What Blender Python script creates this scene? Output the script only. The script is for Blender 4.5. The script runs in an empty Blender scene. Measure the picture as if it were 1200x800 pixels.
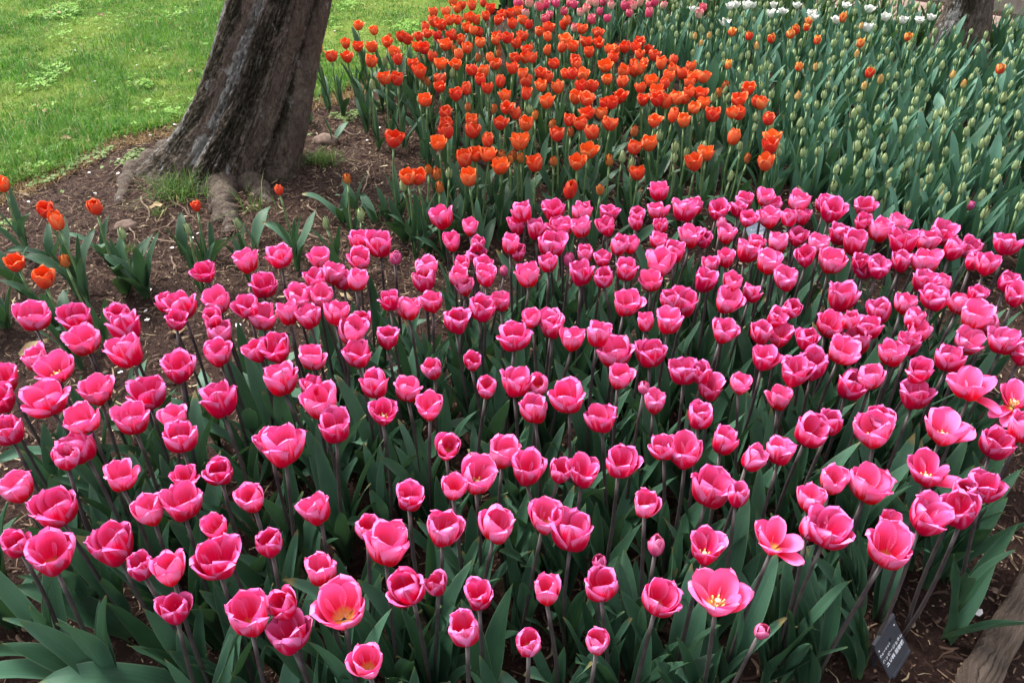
import bpy, math, random
import numpy as np
from mathutils import Vector, Matrix, Quaternion, Euler
R = math.radians
S = bpy.context.scene
COL = S.collection
rnd = random.Random(7)
nrg = np.random.default_rng(11)

# ------------------------------------------------------------------ camera
PITCH = R(36.0); FPX = 942.0; CAMZ = 1.5
cd = bpy.data.cameras.new('camera'); cam = bpy.data.objects.new('camera', cd); COL.objects.link(cam)
cam.location = (0, 0, CAMZ); cam.rotation_euler = (R(90) - PITCH, 0, 0)
cd.sensor_fit = 'HORIZONTAL'; cd.angle = 2 * math.atan(600 / FPX); cd.clip_start = 0.05; cd.clip_end = 500
S.camera = cam
# ------------------------------------------------------------------ sky, sun, exposure
SUN_EL, SUN_AZ = R(56), R(-50)           # azimuth measured from +Y (view direction) towards +X
W = bpy.data.worlds.new('World'); S.world = W; W.use_nodes = True
wt = W.node_tree; wt.nodes.clear()
sky = wt.nodes.new('ShaderNodeTexSky'); sky.sky_type = 'NISHITA'; sky.sun_disc = False
sky.sun_elevation = SUN_EL; sky.sun_rotation = SUN_AZ
sky.air_density = 1.0; sky.dust_density = 4.0; sky.ozone_density = 1.0
hs = wt.nodes.new('ShaderNodeHueSaturation'); hs.inputs['Saturation'].default_value = 0.25
bg = wt.nodes.new('ShaderNodeBackground'); bg.inputs['Strength'].default_value = 0.15
wo = wt.nodes.new('ShaderNodeOutputWorld')
wt.links.new(sky.outputs[0], hs.inputs['Color']); wt.links.new(hs.outputs[0], bg.inputs['Color']); wt.links.new(bg.outputs[0], wo.inputs[0])
sl = bpy.data.lights.new('sun', 'SUN'); sl.energy = 1.5; sl.angle = R(15); sl.color = (1.0, 0.96, 0.9)
so = bpy.data.objects.new('sun', sl); COL.objects.link(so)
sd = Vector((math.sin(SUN_AZ) * math.cos(SUN_EL), math.cos(SUN_AZ) * math.cos(SUN_EL), math.sin(SUN_EL)))
so.rotation_euler = sd.to_track_quat('Z', 'Y').to_euler(); so.location = (0, 0, 8)
vs = S.view_settings; vs.view_transform = 'Standard'; vs.look = 'None'; vs.gamma = 1.0; vs.use_curve_mapping = False
vs.exposure = 1.62
S.render.engine = 'CYCLES'
S.cycles.max_bounces = 6; S.cycles.diffuse_bounces = 3; S.cycles.transmission_bounces = 4; S.cycles.use_denoising = True

# flower heads read off the photograph (x, y in photo pixels, then width in pixels for the pink ones)
DATA = {
  'pink': """98,396,47 149,385,47 152,412,47 46,420,30 64,431,52 56,468,56 114,458,40 171,460,48 208,430,43 256,390,30 256,414,38 259,471,49 100,487,45 154,492,44 97,521,48 74,535,30 204,490,32 210,511,41 139,559,45 256,550,36 5,441,36 2,466,40 9,504,36 21,571,41 216,558,34 212,590,50 66,595,50 295,583,34 304,410,34 327,407,44 365,418,34 412,388,38 419,414,40 453,395,27 330,446,47 440,450,35 477,456,31 509,431,24 552,422,20 569,452,25 603,450,42 366,454,30 376,472,44 392,500,43 447,482,41 503,476,40 315,520,32 331,526,55 522,521,36 557,557,45 530,570,30 588,530,38 478,582,42 603,394,43 648,383,30 670,398,36 700,393,32 722,411,46 763,414,38 725,440,32 757,378,22 784,376,38 846,388,34 892,390,28 632,447,25 668,465,44 628,480,35 707,491,40 755,453,10 767,472,30 803,435,36 824,437,25 832,454,37 867,449,30 895,421,38 820,487,34 846,517,36 877,535,30 780,525,33 805,530,46 726,540,46 682,555,46 654,552,28 617,550,46 830,573,54 864,582,26 757,588,35 914,391,36 946,396,28 970,378,37 986,409,38 1005,399,33 1019,384,34 1047,414,37 1064,404,28 1077,389,30 1134,398,36 1114,420,36 1177,400,38 1199,412,38 931,437,42 955,426,35 995,449,36 1023,441,32 1077,434,36 1073,465,40 1142,452,50 1192,466,38 1199,503,36 914,467,34 947,503,44 973,495,34 1032,487,34 1030,503,48 1107,502,52 1167,519,37 915,530,42 975,562,36 1018,567,52 1090,551,48 1155,572,46 1130,574,30 950,585,38 19,636,39 57,649,57 134,640,55 176,598,37 254,615,38 165,664,30 199,667,40 253,656,57 316,635,33 203,714,43 290,722,54 374,599,42 375,668,39 429,617,28 450,642,60 517,619,44 578,614,45 482,683,50 513,684,24 400,708,67 336,705,40 340,746,53 429,774,44 561,699,39 547,737,39 620,752,28 700,751,25 641,693,34 706,683,46 704,657,18 770,700,51 842,698,69 891,737,17 769,639,21 636,604,44 669,625,62 827,643,48 908,632,60 970,620,55 948,617,30 1043,611,24 1042,641,63 1083,604,52 1132,599,48 241,318,33 290,307,34 328,299,34 307,334,36 376,303,30 213,357,40 194,355,26 204,374,26 256,353,33 249,371,24 291,360,35 307,371,37 338,369,28 363,371,32 392,368,32 347,347,33 375,346,34 370,328,32 388,321,28 402,328,24 416,328,25 407,389,30 423,284,30 445,287,32 420,301,30 462,301,14 520,254,32 551,266,22 531,282,26 559,285,16 559,299,25 541,309,21 566,312,25 570,323,31 537,323,24 545,336,26 498,316,28 498,328,30 457,353,28 479,361,34 507,354,28 534,374,31 561,361,31 588,353,26 426,373,22 625,372,28 646,377,32 598,287,25 607,296,22 620,323,35 615,249,24 607,263,25 629,269,25 650,246,32 654,265,26 645,285,35 643,308,24 591,317,7 682,249,25 661,266,28 682,266,26 712,251,27 713,264,26 747,251,18 747,261,18 774,224,27 772,247,28 802,247,32 815,242,22 776,264,18 841,244,26 865,245,21 876,254,23 874,235,21 895,230,25 904,241,28 903,256,28 845,262,12 851,275,24 810,277,33 825,279,22 770,281,22 724,286,22 739,286,25 791,295,30 774,308,38 764,329,33 734,315,27 709,324,23 686,297,20 707,303,23 667,304,13 681,321,34 852,302,24 874,295,32 886,284,22 911,284,25 900,307,36 832,310,20 824,328,33 856,331,24 879,344,24 849,351,32 923,327,30 802,354,36 784,350,22 732,355,36 905,370,27 936,235,25 926,254,20 941,254,24 968,238,22 974,246,34 1014,240,29 1012,258,24 1030,269,28 1050,261,26 982,273,32 936,277,26 1004,286,32 960,286,26 947,300,27 974,305,33 1060,284,34 1084,281,28 1101,271,33 1116,291,28 1137,290,24 1181,286,34 1140,305,22 1157,309,30 1007,306,20 1015,312,28 1030,312,30 1057,306,26 1086,305,34 1082,330,32 1097,349,36 1105,331,20 1125,356,32 1145,345,25 1181,330,25 1191,346,28 1144,369,38 1160,380,30 986,350,40 926,360,23 995,374,22 1034,366,30 1059,356,26 1070,373,24 36,369,42 92,370,42 137,370,30 514,46,12 1138,240,10""",
  'orange': """419,29 439,35 371,58 388,65 405,51 419,54 407,67 436,55 453,49 434,71 452,91 466,92 466,69 462,60 470,42 477,46 490,42 498,32 500,39 512,42 508,14 523,13 508,25 517,29 527,23 535,23 490,54 498,56 506,66 516,74 522,52 485,75 491,84 530,41 540,46 547,56 537,64 535,75 563,49 548,32 554,35 562,37 551,21 559,23 569,19 574,10 553,6 542,6 536,10 530,1 566,3 582,24 583,42 594,44 600,28 590,16 599,15 607,13 612,23 619,28 606,50 581,46 574,67 581,74 604,67 624,67 616,67 613,41 618,58 600,80 612,86 616,95 553,81 563,93 568,83 571,103 586,95 516,93 516,101 534,111 547,103 500,116 521,131 523,145 524,153 514,166 553,141 552,152 586,144 571,164 545,185 558,180 572,180 586,194 550,207 609,166 628,191 616,144 605,132 593,125 593,112 616,110 460,162 478,206 490,206 634,85 635,100 642,90 650,74 642,32 631,36 642,42 661,29 665,23 661,46 657,54 672,54 681,33 686,49 691,61 701,38 702,49 641,58 673,70 676,75 714,57 722,57 717,67 710,76 662,86 670,86 683,88 712,92 681,101 694,101 655,102 641,119 674,113 688,116 728,95 731,83 743,83 748,80 755,74 743,73 750,63 760,58 745,55 734,55 750,48 766,64 774,74 788,70 751,103 764,95 779,98 784,89 771,106 771,116 781,119 788,80 798,85 810,78 812,91 824,90 808,97 809,107 792,114 803,115 813,125 826,120 821,110 728,112 717,120 709,121 754,117 706,132 689,132 667,140 680,144 715,145 694,154 653,157 689,176 676,190 767,141 788,135 802,140 836,134 742,172 761,167 748,202 815,190 828,179 860,131 859,160 867,132 866,117 877,103 888,119 892,120 901,138 906,162 903,171 899,190 667,222 3,215 54,244 66,258 111,241 18,306 49,325 230,241 327,222""",
  'obud': """502,197 512,203 515,218 407,208 495,89 501,95 584,55 584,62 559,67 532,57 548,125 578,127 598,186 610,184 587,182 602,182 649,188 627,134 669,154 623,54 456,44 492,84 647,145 743,153 850,99 842,108 714,187 704,221 876,185 75,304""",
  'gbud': """526,202 472,216 422,250 451,71 436,98 530,85 491,115 622,128 773,158 791,172 790,184 804,178 824,170 836,114 729,183 868,170 856,206 622,127 739,191 853,114 142,272 221,267 279,261 382,261""",
  'flame': """878,41 904,44 927,39 934,34 945,31 948,24 958,46 988,20 1008,50 936,77 1019,84 1064,42 1172,80 853,75 858,36""",
  'ybud': """887,53 1009,30 1004,63 956,78 1013,100 1032,92 1117,87 1130,97 935,111 815,42 831,41 822,50""",
  'white': """856,7 863,6 875,6 907,6 905,16 918,13 934,6 952,16 954,20 981,23 991,6 1019,10 1039,20 1059,23 1078,23 1092,20 1017,32 813,11 850,26 883,6""",
  'coral': """738,15 732,6 740,5 743,6 777,6 761,6 760,15 767,2 750,2 717,6 712,21 703,13 695,22 686,9 680,14 661,13 667,3 673,5 691,3 698,3 639,21 643,17 634,8 629,7 616,15 611,5 606,3 641,5 673,32 636,0 649,2 707,2 824,9 819,16 620,3 652,4""",
  'green': """854,50 868,66 865,84 880,79 892,81 930,62 938,49 951,62 960,31 977,49 982,41 992,50 988,63 902,34 909,25 917,85 899,76 903,78 962,77 972,72 947,103 966,110 957,122 975,122 930,135 1000,132 1009,145 977,156 1028,126 1038,150 1030,142 1017,152 1020,165 1005,171 1016,180 1036,171 1036,185 1000,202 1019,202 1043,202 1009,192 989,188 1059,151 1054,162 1062,140 1047,143 1058,195 1066,191 1090,197 1078,214 1089,208 1086,171 1107,151 1109,134 1128,120 1139,143 1154,150 1149,122 1133,177 1156,165 1165,107 1161,94 1144,83 1128,61 1125,54 1100,60 1146,58 1105,76 1090,72 1118,110 1087,114 1076,106 1081,98 994,96 1002,94 1051,88 1049,101 1064,86 1071,72 1104,65 1194,134 1196,107 1185,112 1175,177 1168,192 1164,202 1105,221 1128,220 1110,230 1134,197 1152,228 1154,249 1026,228 1133,234 1198,231 1194,240 1191,192 1078,172 1170,65 1177,73 1191,62 1185,98 1168,141 1175,114 1032,67 1036,47 1045,65 1006,41""",
}
def pts(k):
    return [tuple(float(v) for v in t.split(',')) for t in DATA[k].split()]

# ------------------------------------------------------------------ helpers
def hsh(i, j, s):
    n = (i * 374761393 + j * 668265263 + s * 974634721) & 0xffffffff
    n = ((n ^ (n >> 13)) * 1274126177) & 0xffffffff
    n = n ^ (n >> 16)
    return (n & 0xffff) / 65535.0
def vnoise(x, y, s=0):
    x = np.asarray(x, float); y = np.asarray(y, float)
    xi = np.floor(x).astype(np.int64); yi = np.floor(y).astype(np.int64)
    fx = x - xi; fy = y - yi; fx = fx * fx * (3 - 2 * fx); fy = fy * fy * (3 - 2 * fy)
    a = hsh(xi, yi, s); b = hsh(xi + 1, yi, s); c = hsh(xi, yi + 1, s); d = hsh(xi + 1, yi + 1, s)
    return (a * (1 - fx) + b * fx) * (1 - fy) + (c * (1 - fx) + d * fx) * fy
def fbm(x, y, o=4, s=0):
    r = 0; a = 0.5
    for k in range(o):
        r = r + a * (vnoise(x * 2 ** k, y * 2 ** k, s + k * 17) - 0.5); a *= 0.5
    return r
def ray(px, py):
    u = (px - 600) / FPX; v = (py - 400) / FPX; s, c = math.sin(PITCH), math.cos(PITCH)
    return Vector((u, c - v * s, -s - v * c))
TREE = None
def mound(x, y):
    m = 0.045 * np.exp(-(((x + 1.25) ** 2 + (y - 3.05) ** 2) / 0.55))
    return m
def H(x, y):
    return mound(x, y) + 0.02 * fbm(np.asarray(x) * 1.1, np.asarray(y) * 1.1, 3, 5)
def gp(px, py, h=0.0):
    """the point of the scene at height h above the ground that the photo shows at a pixel"""
    d = ray(px, py); z = h
    for _ in range(4):
        t = (CAMZ - z) / -d.z; p = Vector((0, 0, CAMZ)) + d * t; z = h + float(H(p.x, p.y))
    return p
def proj(p):
    d = Vector(p) - Vector((0, 0, CAMZ)); s, c = math.sin(PITCH), math.cos(PITCH)
    z = d.y * c - d.z * s; v = (-d.y * s - d.z * c) / z
    return 600 + FPX * d.x / z, 400 + FPX * v
def depth(p):
    return p.y * math.cos(PITCH) + (CAMZ - p.z) * math.sin(PITCH)

def tag(o, label=None, cat=None, group=None, kind=None):
    if label: o['label'] = label
    if cat: o['category'] = cat
    if group: o['group'] = group
    if kind: o['kind'] = kind
    return o
def empty(name, loc, label, cat, group=None):
    o = bpy.data.objects.new(name, None); COL.objects.link(o); o.location = loc; o.empty_display_size = 0.05
    return tag(o, label, cat, group)
def link(name, me, parent=None):
    o = bpy.data.objects.new(name, me); COL.objects.link(o)
    if parent: o.parent = parent
    return o
def mesh(name, V, Fq, mat, uv=None, side=None, smooth=True, mats=None, midx=None, extra=None):
    """V (n,3); Fq list/array of faces (quads or tris, -1 padded allowed)"""
    me = bpy.data.meshes.new(name)
    V = np.asarray(V, dtype=np.float32)
    if isinstance(Fq, np.ndarray):
        k = Fq.shape[1]; nf = len(Fq)
        me.vertices.add(len(V)); me.vertices.foreach_set('co', V.ravel())
        me.loops.add(nf * k); me.loops.foreach_set('vertex_index', Fq.astype(np.int32).ravel())
        me.polygons.add(nf); me.polygons.foreach_set('loop_start', np.arange(0, nf * k, k, dtype=np.int32))
        try: me.polygons.foreach_set('loop_total', np.full(nf, k, dtype=np.int32))
        except Exception: pass
        me.update(calc_edges=True)
    else:
        me.from_pydata([tuple(map(float, v)) for v in V], [], [tuple(int(i) for i in f) for f in Fq]); me.update()
    if uv is not None:
        li = np.empty(len(me.loops), np.int32); me.loops.foreach_get('vertex_index', li)
        ul = me.uv_layers.new(name='UVMap'); ul.data.foreach_set('uv', np.asarray(uv, np.float32)[li].ravel())
    if side is not None:
        at = me.attributes.new('side', 'FLOAT', 'POINT'); at.data.foreach_set('value', np.asarray(side, np.float32))
    for nm, vals in (extra or {}).items():
        at = me.attributes.new(nm, 'FLOAT', 'POINT'); at.data.foreach_set('value', np.asarray(vals, np.float32))
    for m in (mats or [mat]): me.materials.append(m)
    if midx is not None: me.polygons.foreach_set('material_index', np.asarray(midx, np.int32))
    me.polygons.foreach_set('use_smooth', np.full(len(me.polygons), smooth))
    me.validate()
    return me
def grid_faces(nu, nv, off=0, closed=False):
    f = []
    for j in range(nv - 1):
        for i in range(nu if closed else nu - 1):
            i2 = (i + 1) % nu
            f.append((off + j * nu + i, off + j * nu + i2, off + (j + 1) * nu + i2, off + (j + 1) * nu + i))
    return f
def tube(path, rad, n=8, cap=True):
    """verts, faces of a tube along a path with radii"""
    V = []; P = [Vector(p) for p in path]
    for i, p in enumerate(P):
        d = (P[min(i + 1, len(P) - 1)] - P[max(i - 1, 0)]).normalized()
        q = d.to_track_quat('Z', 'Y')
        for k in range(n):
            a = 2 * math.pi * k / n
            V.append(p + q @ Vector((math.cos(a) * rad[i], math.sin(a) * rad[i], 0)))
    Fc = grid_faces(n, len(P), 0, True)
    if cap:
        Fc.append(tuple(range(n - 1, -1, -1))); Fc.append(tuple(range((len(P) - 1) * n, len(P) * n)))
    return V, Fc

# ------------------------------------------------------------------ materials
class NT:
    def __init__(self, name):
        self.m = bpy.data.materials.new(name); self.m.use_nodes = True
        self.t = self.m.node_tree; self.t.nodes.clear(); self.out = self.n('OutputMaterial')
    def n(self, ty, **kw):
        nd = self.t.nodes.new('ShaderNode' + ty)
        for k, v in kw.items(): setattr(nd, k, v)
        return nd
    def l(self, a, b): self.t.links.new(a, b)
    def set(self, sock, v):
        if hasattr(v, 'is_linked'): self.l(v, sock)
        else: sock.default_value = v
    def math(self, op, a, b=0.0, c=None, clamp=False):
        nd = self.n('Math', operation=op, use_clamp=clamp)
        self.set(nd.inputs[0], a); self.set(nd.inputs[1], b)
        if c is not None: self.set(nd.inputs[2], c)
        return nd.outputs[0]
    def mix(self, f, a, b):
        nd = self.n('Mix', data_type='RGBA')
        self.set(nd.inputs[0], f)
        for s, v in ((nd.inputs[6], a), (nd.inputs[7], b)):
            if isinstance(v, tuple): s.default_value = (*v[:3], 1)
            else: self.l(v, s)
        return nd.outputs[2]
    def ramp(self, f, lo, hi):
        nd = self.n('MapRange', interpolation_type='SMOOTHSTEP'); self.set(nd.inputs[0], f)
        nd.inputs[1].default_value = lo; nd.inputs[2].default_value = hi
        return nd.outputs[0]
    def noise(self, vec, scale, detail=4.0, rough=0.55, dist=0.0):
        nd = self.n('TexNoise'); nd.inputs['Scale'].default_value = scale; nd.inputs['Detail'].default_value = detail
        nd.inputs['Roughness'].default_value = rough; nd.inputs['Distortion'].default_value = dist
        if vec is not None: self.l(vec, nd.inputs['Vector'])
        return nd.outputs[0]
    def coord(self, which='Object'):
        return self.n('TexCoord').outputs[which]
    def scaled(self, vec, s):
        nd = self.n('Mapping'); self.l(vec, nd.inputs[0]); nd.inputs['Scale'].default_value = s
        return nd.outputs[0]
    def bsdf(self, col, rough=0.6, spec=0.4, normal=None, trans=0.0, tcol=None, sheen=0.0):
        b = self.n('BsdfPrincipled')
        self.set(b.inputs['Base Color'], (*col, 1) if isinstance(col, tuple) else col)
        self.set(b.inputs['Roughness'], rough)
        b.inputs['Specular IOR Level'].default_value = spec
        if normal is not None: self.l(normal, b.inputs['Normal'])
        if sheen: b.inputs['Sheen Weight'].default_value = sheen
        if trans:
            t = self.n('BsdfTranslucent'); c = tcol if tcol is not None else col
            self.set(t.inputs['Color'], (*c, 1) if isinstance(c, tuple) else c)
            mx = self.n('MixShader'); mx.inputs[0].default_value = trans
            self.l(b.outputs[0], mx.inputs[1]); self.l(t.outputs[0], mx.inputs[2]); self.l(mx.outputs[0], self.out.inputs[0])
        else: self.l(b.outputs[0], self.out.inputs[0])
        return self.m
    def bump(self, h, strength=0.5, dist=0.01):
        b = self.n('Bump'); b.inputs['Strength'].default_value = strength; b.inputs['Distance'].default_value = dist
        self.l(h, b.inputs['Height']); return b.outputs[0]
    def hsv(self, col, h=0.5, s=1.0, v=1.0):
        nd = self.n('HueSaturation')
        self.set(nd.inputs['Hue'], h); self.set(nd.inputs['Saturation'], s); self.set(nd.inputs['Value'], v)
        self.l(col, nd.inputs['Color']); return nd.outputs[0]
    def rand(self): return self.n('ObjectInfo').outputs['Random']

def petal_material(name, deep, pale, base, inner_deep, inner_pale, inner_base, lo=0.42, hi=0.95, edge=0.42, trans=0.25, flame=0.25, rough=0.42):
    m = NT(name)
    uv = m.n('UVMap').outputs[0]; sp = m.n('SeparateXYZ'); m.l(uv, sp.inputs[0]); u, v = sp.outputs[0], sp.outputs[1]
    e = m.math('ABSOLUTE', m.math('MULTIPLY_ADD', u, 2.0, -1.0))
    r = m.rand()
    st = m.noise(m.scaled(uv, (34, 1.6, 1)), 1.0, 3.0, 0.6)                       # fine veins along the petal
    bl = m.noise(m.coord('Object'), 55.0, 2.0)
    jit = m.math('MULTIPLY_ADD', st, 0.44, -0.22)
    sh = m.math('MULTIPLY_ADD', r, 0.26, -0.13)
    e2 = m.math('POWER', e, 2.2)
    f = m.math('ADD', m.math('ADD', m.math('MULTIPLY', v, 0.72), m.math('MULTIPLY', e2, edge)), m.math('ADD', jit, sh))
    f = m.math('ADD', f, m.math('MULTIPLY_ADD', bl, 0.2, -0.1))
    out = m.mix(m.ramp(f, lo, hi), deep, pale)
    # a pale streak up the middle of the back of the petal
    streak = m.math('MULTIPLY', m.math('MULTIPLY', m.math('SUBTRACT', 1.0, m.ramp(e, 0.0, 0.16)), m.ramp(v, 0.35, 0.75)), flame)
    out = m.mix(streak, out, pale)
    out = m.mix(m.math('SUBTRACT', 1.0, m.ramp(m.math('ADD', v, m.math('MULTIPLY', jit, 0.15)), 0.02, 0.13)), out, base)
    g = m.math('ADD', m.math('ADD', m.math('MULTIPLY', v, 0.75), m.math('MULTIPLY', e2, 0.25)), m.math('ADD', m.math('MULTIPLY', jit, 0.8), sh))
    inn = m.mix(m.ramp(g, 0.20, 0.74), inner_deep, inner_pale)
    inn = m.mix(m.math('SUBTRACT', 1.0, m.ramp(v, 0.08, 0.24)), inn, inner_base)
    at = m.n('Attribute', attribute_name='side')
    col = m.mix(at.outputs['Fac'], out, inn)
    col = m.hsv(col, m.math('MULTIPLY_ADD', r, 0.016, 0.492), 1.0, m.math('MULTIPLY_ADD', r, 0.14, 0.93))
    nb = m.bump(m.noise(m.scaled(uv, (46, 2.2, 1)), 1.0, 2.0), 0.22, 0.0012)
    return m.bsdf(col, rough + 0.08, 0.2, nb, trans, col)

M = {}
M['pink'] = petal_material('pink_petal', (0.76, 0.002, 0.050), (0.97, 0.28, 0.60), (0.75, 0.55, 0.45), (0.85, 0.012, 0.10), (0.95, 0.20, 0.52), (0.72, 0.42, 0.10), 0.46, 0.76, 0.52, 0.38, 0.5)
M['pinkbud'] = petal_material('pink_bud_petal', (0.62, 0.07, 0.22), (0.82, 0.24, 0.46), (0.45, 0.45, 0.25), (0.7, 0.05, 0.2), (0.8, 0.15, 0.35), (0.6, 0.5, 0.2))
M['orange'] = petal_material('orange_petal', (0.85, 0.070, 0.030), (0.95, 0.23, 0.095), (0.72, 0.30, 0.06), (0.8, 0.07, 0.012), (0.88, 0.15, 0.03), (0.6, 0.35, 0.05), 0.38, 0.95, 0.5, 0.3, 0.1)
M['orangebud'] = petal_material('orange_bud_petal', (0.50, 0.17, 0.055), (0.62, 0.16, 0.04), (0.30, 0.32, 0.10), (0.6, 0.1, 0.02), (0.6, 0.12, 0.02), (0.4, 0.3, 0.05), 0.4, 0.9, 0.3, 0.2)
M['greenbud'] = petal_material('green_bud_petal', (0.33, 0.43, 0.20), (0.48, 0.55, 0.30), (0.19, 0.31, 0.13), (0.25, 0.3, 0.1), (0.25, 0.3, 0.1), (0.2, 0.3, 0.1), 0.4, 0.95, 0.2, 0.2)
M['palebud'] = petal_material('cream_bud_petal', (0.50, 0.57, 0.32), (0.70, 0.72, 0.50), (0.2, 0.32, 0.1), (0.5, 0.5, 0.3), (0.5, 0.5, 0.3), (0.4, 0.4, 0.2), 0.3, 0.8, 0.2, 0.2)
M['ybud'] = petal_material('yellow_bud_petal', (0.62, 0.42, 0.15), (0.76, 0.42, 0.12), (0.33, 0.40, 0.14), (0.7, 0.3, 0.05), (0.7, 0.3, 0.05), (0.5, 0.4, 0.05), 0.4, 0.9, 0.3, 0.2)
M['flame'] = petal_material('flame_petal', (0.80, 0.060, 0.022), (0.84, 0.42, 0.12), (0.80, 0.52, 0.18), (0.8, 0.1, 0.01), (0.85, 0.3, 0.03), (0.8, 0.5, 0.05), 0.5, 0.95, 0.55, 0.25, 0.0)
M['white'] = petal_material('white_petal', (0.80, 0.81, 0.74), (0.84, 0.84, 0.80), (0.45, 0.55, 0.25), (0.8, 0.8, 0.72), (0.82, 0.82, 0.78), (0.6, 0.6, 0.3))
M['coral'] = petal_material('coral_petal', (0.80, 0.07, 0.17), (0.88, 0.34, 0.40), (0.80, 0.72, 0.50), (0.75, 0.05, 0.12), (0.82, 0.2, 0.28), (0.7, 0.6, 0.3), 0.6, 1.05, 0.35, 0.25)
M['blush'] = petal_material('blush_petal', (0.78, 0.55, 0.40), (0.82, 0.20, 0.25), (0.70, 0.70, 0.45), (0.75, 0.3, 0.3), (0.82, 0.25, 0.3), (0.7, 0.6, 0.3), 0.3, 0.9, 0.1, 0.25)

def leaf_material(name, a, b, tip=(0.10, 0.16, 0.05), rough=0.45, spec=0.32, trans=0.16):
    m = NT(name); uv = m.n('UVMap').outputs[0]; sp = m.n('SeparateXYZ'); m.l(uv, sp.inputs[0]); u, v = sp.outputs[0], sp.outputs[1]
    r = m.rand()
    veins = m.noise(m.scaled(uv, (40, 0.8, 1)), 1.0, 2.0, 0.5)
    blotch = m.noise(m.coord('Object'), 18.0, 3.0)
    f = m.math('ADD', m.math('MULTIPLY_ADD', veins, 0.7, -0.35), m.math('ADD', m.math('MULTIPLY', blotch, 0.7), m.math('MULTIPLY_ADD', r, 0.7, -0.2)))
    col = m.mix(m.ramp(f, 0.1, 0.9), a, b)
    e = m.math('ABSOLUTE', m.math('MULTIPLY_ADD', u, 2.0, -1.0))
    col = m.mix(m.math('MULTIPLY', m.ramp(e, 0.88, 1.0), 0.55), col, (0.16, 0.24, 0.15))      # thin pale margin
    col = m.mix(m.math('MULTIPLY', m.ramp(m.math('ADD', v, m.math('MULTIPLY', m.ramp(r, 0.8, 1.0), 0.05)), 0.94, 1.0), 0.75), col, m.mix(m.ramp(r, 0.72, 0.8), tip, (0.24, 0.17, 0.07)))
    spots = m.noise(m.coord('Object'), 130.0, 2.0)
    col = m.mix(m.math('MULTIPLY', m.ramp(spots, 0.73, 0.77), 0.5), col, (0.06, 0.04, 0.03))   # soil splashes
    col = m.mix(m.math('MULTIPLY', m.math('SUBTRACT', 1.0, m.ramp(v, 0.0, 0.28)), 0.5), col, (0.13, 0.22, 0.09))
    col = m.hsv(col, m.math('MULTIPLY_ADD', r, 0.03, 0.485), 1.0, m.math('MULTIPLY_ADD', r, 0.35, 0.82))
    nb = m.bump(veins, 0.55, 0.0016)
    rr = m.math('MULTIPLY_ADD', blotch, 0.2, rough - 0.1)
    return m.bsdf(col, rr, spec, nb, trans, m.mix(0.5, col, (0.06, 0.14, 0.02)))
M['leaf'] = leaf_material('tulip_leaf', (0.022, 0.070, 0.040), (0.060, 0.140, 0.082))
M['leaf_orange'] = leaf_material('orange_bed_leaf', (0.022, 0.066, 0.034), (0.056, 0.125, 0.066))
M['leaf_blue'] = leaf_material('budding_bed_leaf', (0.030, 0.098, 0.060), (0.085, 0.195, 0.128))
M['leaf_green'] = leaf_material('far_bed_leaf', (0.035, 0.10, 0.032), (0.085, 0.18, 0.055))

def simple(name, c1, c2, scale=20.0, rough=0.7, spec=0.3, bump=0.0, trans=0.0, island=False, stretch=None):
    m = NT(name); co = m.coord('Object')
    if stretch: co = m.scaled(co, stretch)
    n = m.noise(co, scale, 5.0)
    f = m.ramp(n, 0.3, 0.7)
    if island: f = m.n('NewGeometry').outputs['Random Per Island']
    else: f = m.math('ADD', f, m.math('MULTIPLY_ADD', m.rand(), 0.5, -0.25), clamp=True)
    nb = m.bump(n, bump, 0.004) if bump else None
    return m.bsdf(m.mix(f, c1, c2), rough, spec, nb, trans)
M['stem_dark'] = simple('purple_stem', (0.040, 0.028, 0.034), (0.075, 0.062, 0.060), 9.0, 0.5, 0.4)
M['stem_green'] = simple('green_stem', (0.09, 0.16, 0.06), (0.15, 0.24, 0.09), 9.0, 0.5, 0.4)
M['anther'] = simple('anther_yellow', (0.62, 0.40, 0.10), (0.70, 0.55, 0.22), 90.0, 0.8)
M['pistil'] = simple('pistil_cream', (0.55, 0.55, 0.28), (0.60, 0.60, 0.40), 60.0, 0.6)

def soil_material():
    m = NT('soil_dark'); co = m.coord('Object')
    n1 = m.noise(co, 2.2, 5.0); n2 = m.noise(co, 38.0, 8.0, 0.7); n3 = m.noise(co, 150.0, 4.0, 0.6)
    col = m.mix(m.ramp(n1, 0.3, 0.7), (0.026, 0.0135, 0.010), (0.049, 0.026, 0.020))
    dx = m.n('VectorMath', operation='DISTANCE'); m.l(co, dx.inputs[0]); dx.inputs[1].default_value = (-1.3, 3.1, 0)
    dry = m.math('SUBTRACT', 1.0, m.ramp(m.math('ADD', dx.outputs['Value'], m.math('MULTIPLY_ADD', n1, 0.8, -0.4)), 0.5, 1.5))
    col = m.mix(m.math('MULTIPLY', dry, 0.30), col, (0.115, 0.073, 0.058))            # dry trodden earth round the tree
    col = m.mix(m.math('MULTIPLY', m.ramp(n2, 0.5, 0.75), 0.7), col, (0.085, 0.052, 0.038))
    col = m.mix(m.math('MULTIPLY', m.ramp(n3, 0.62, 0.75), 0.5), col, (0.17, 0.12, 0.08))
    h = m.math('ADD', m.math('MULTIPLY', n2, 1.0), m.math('MULTIPLY', n3, 0.35))
    return m.bsdf(col, 0.95, 0.15, m.bump(h, 1.0, 0.025))
M['soil'] = soil_material()
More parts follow.
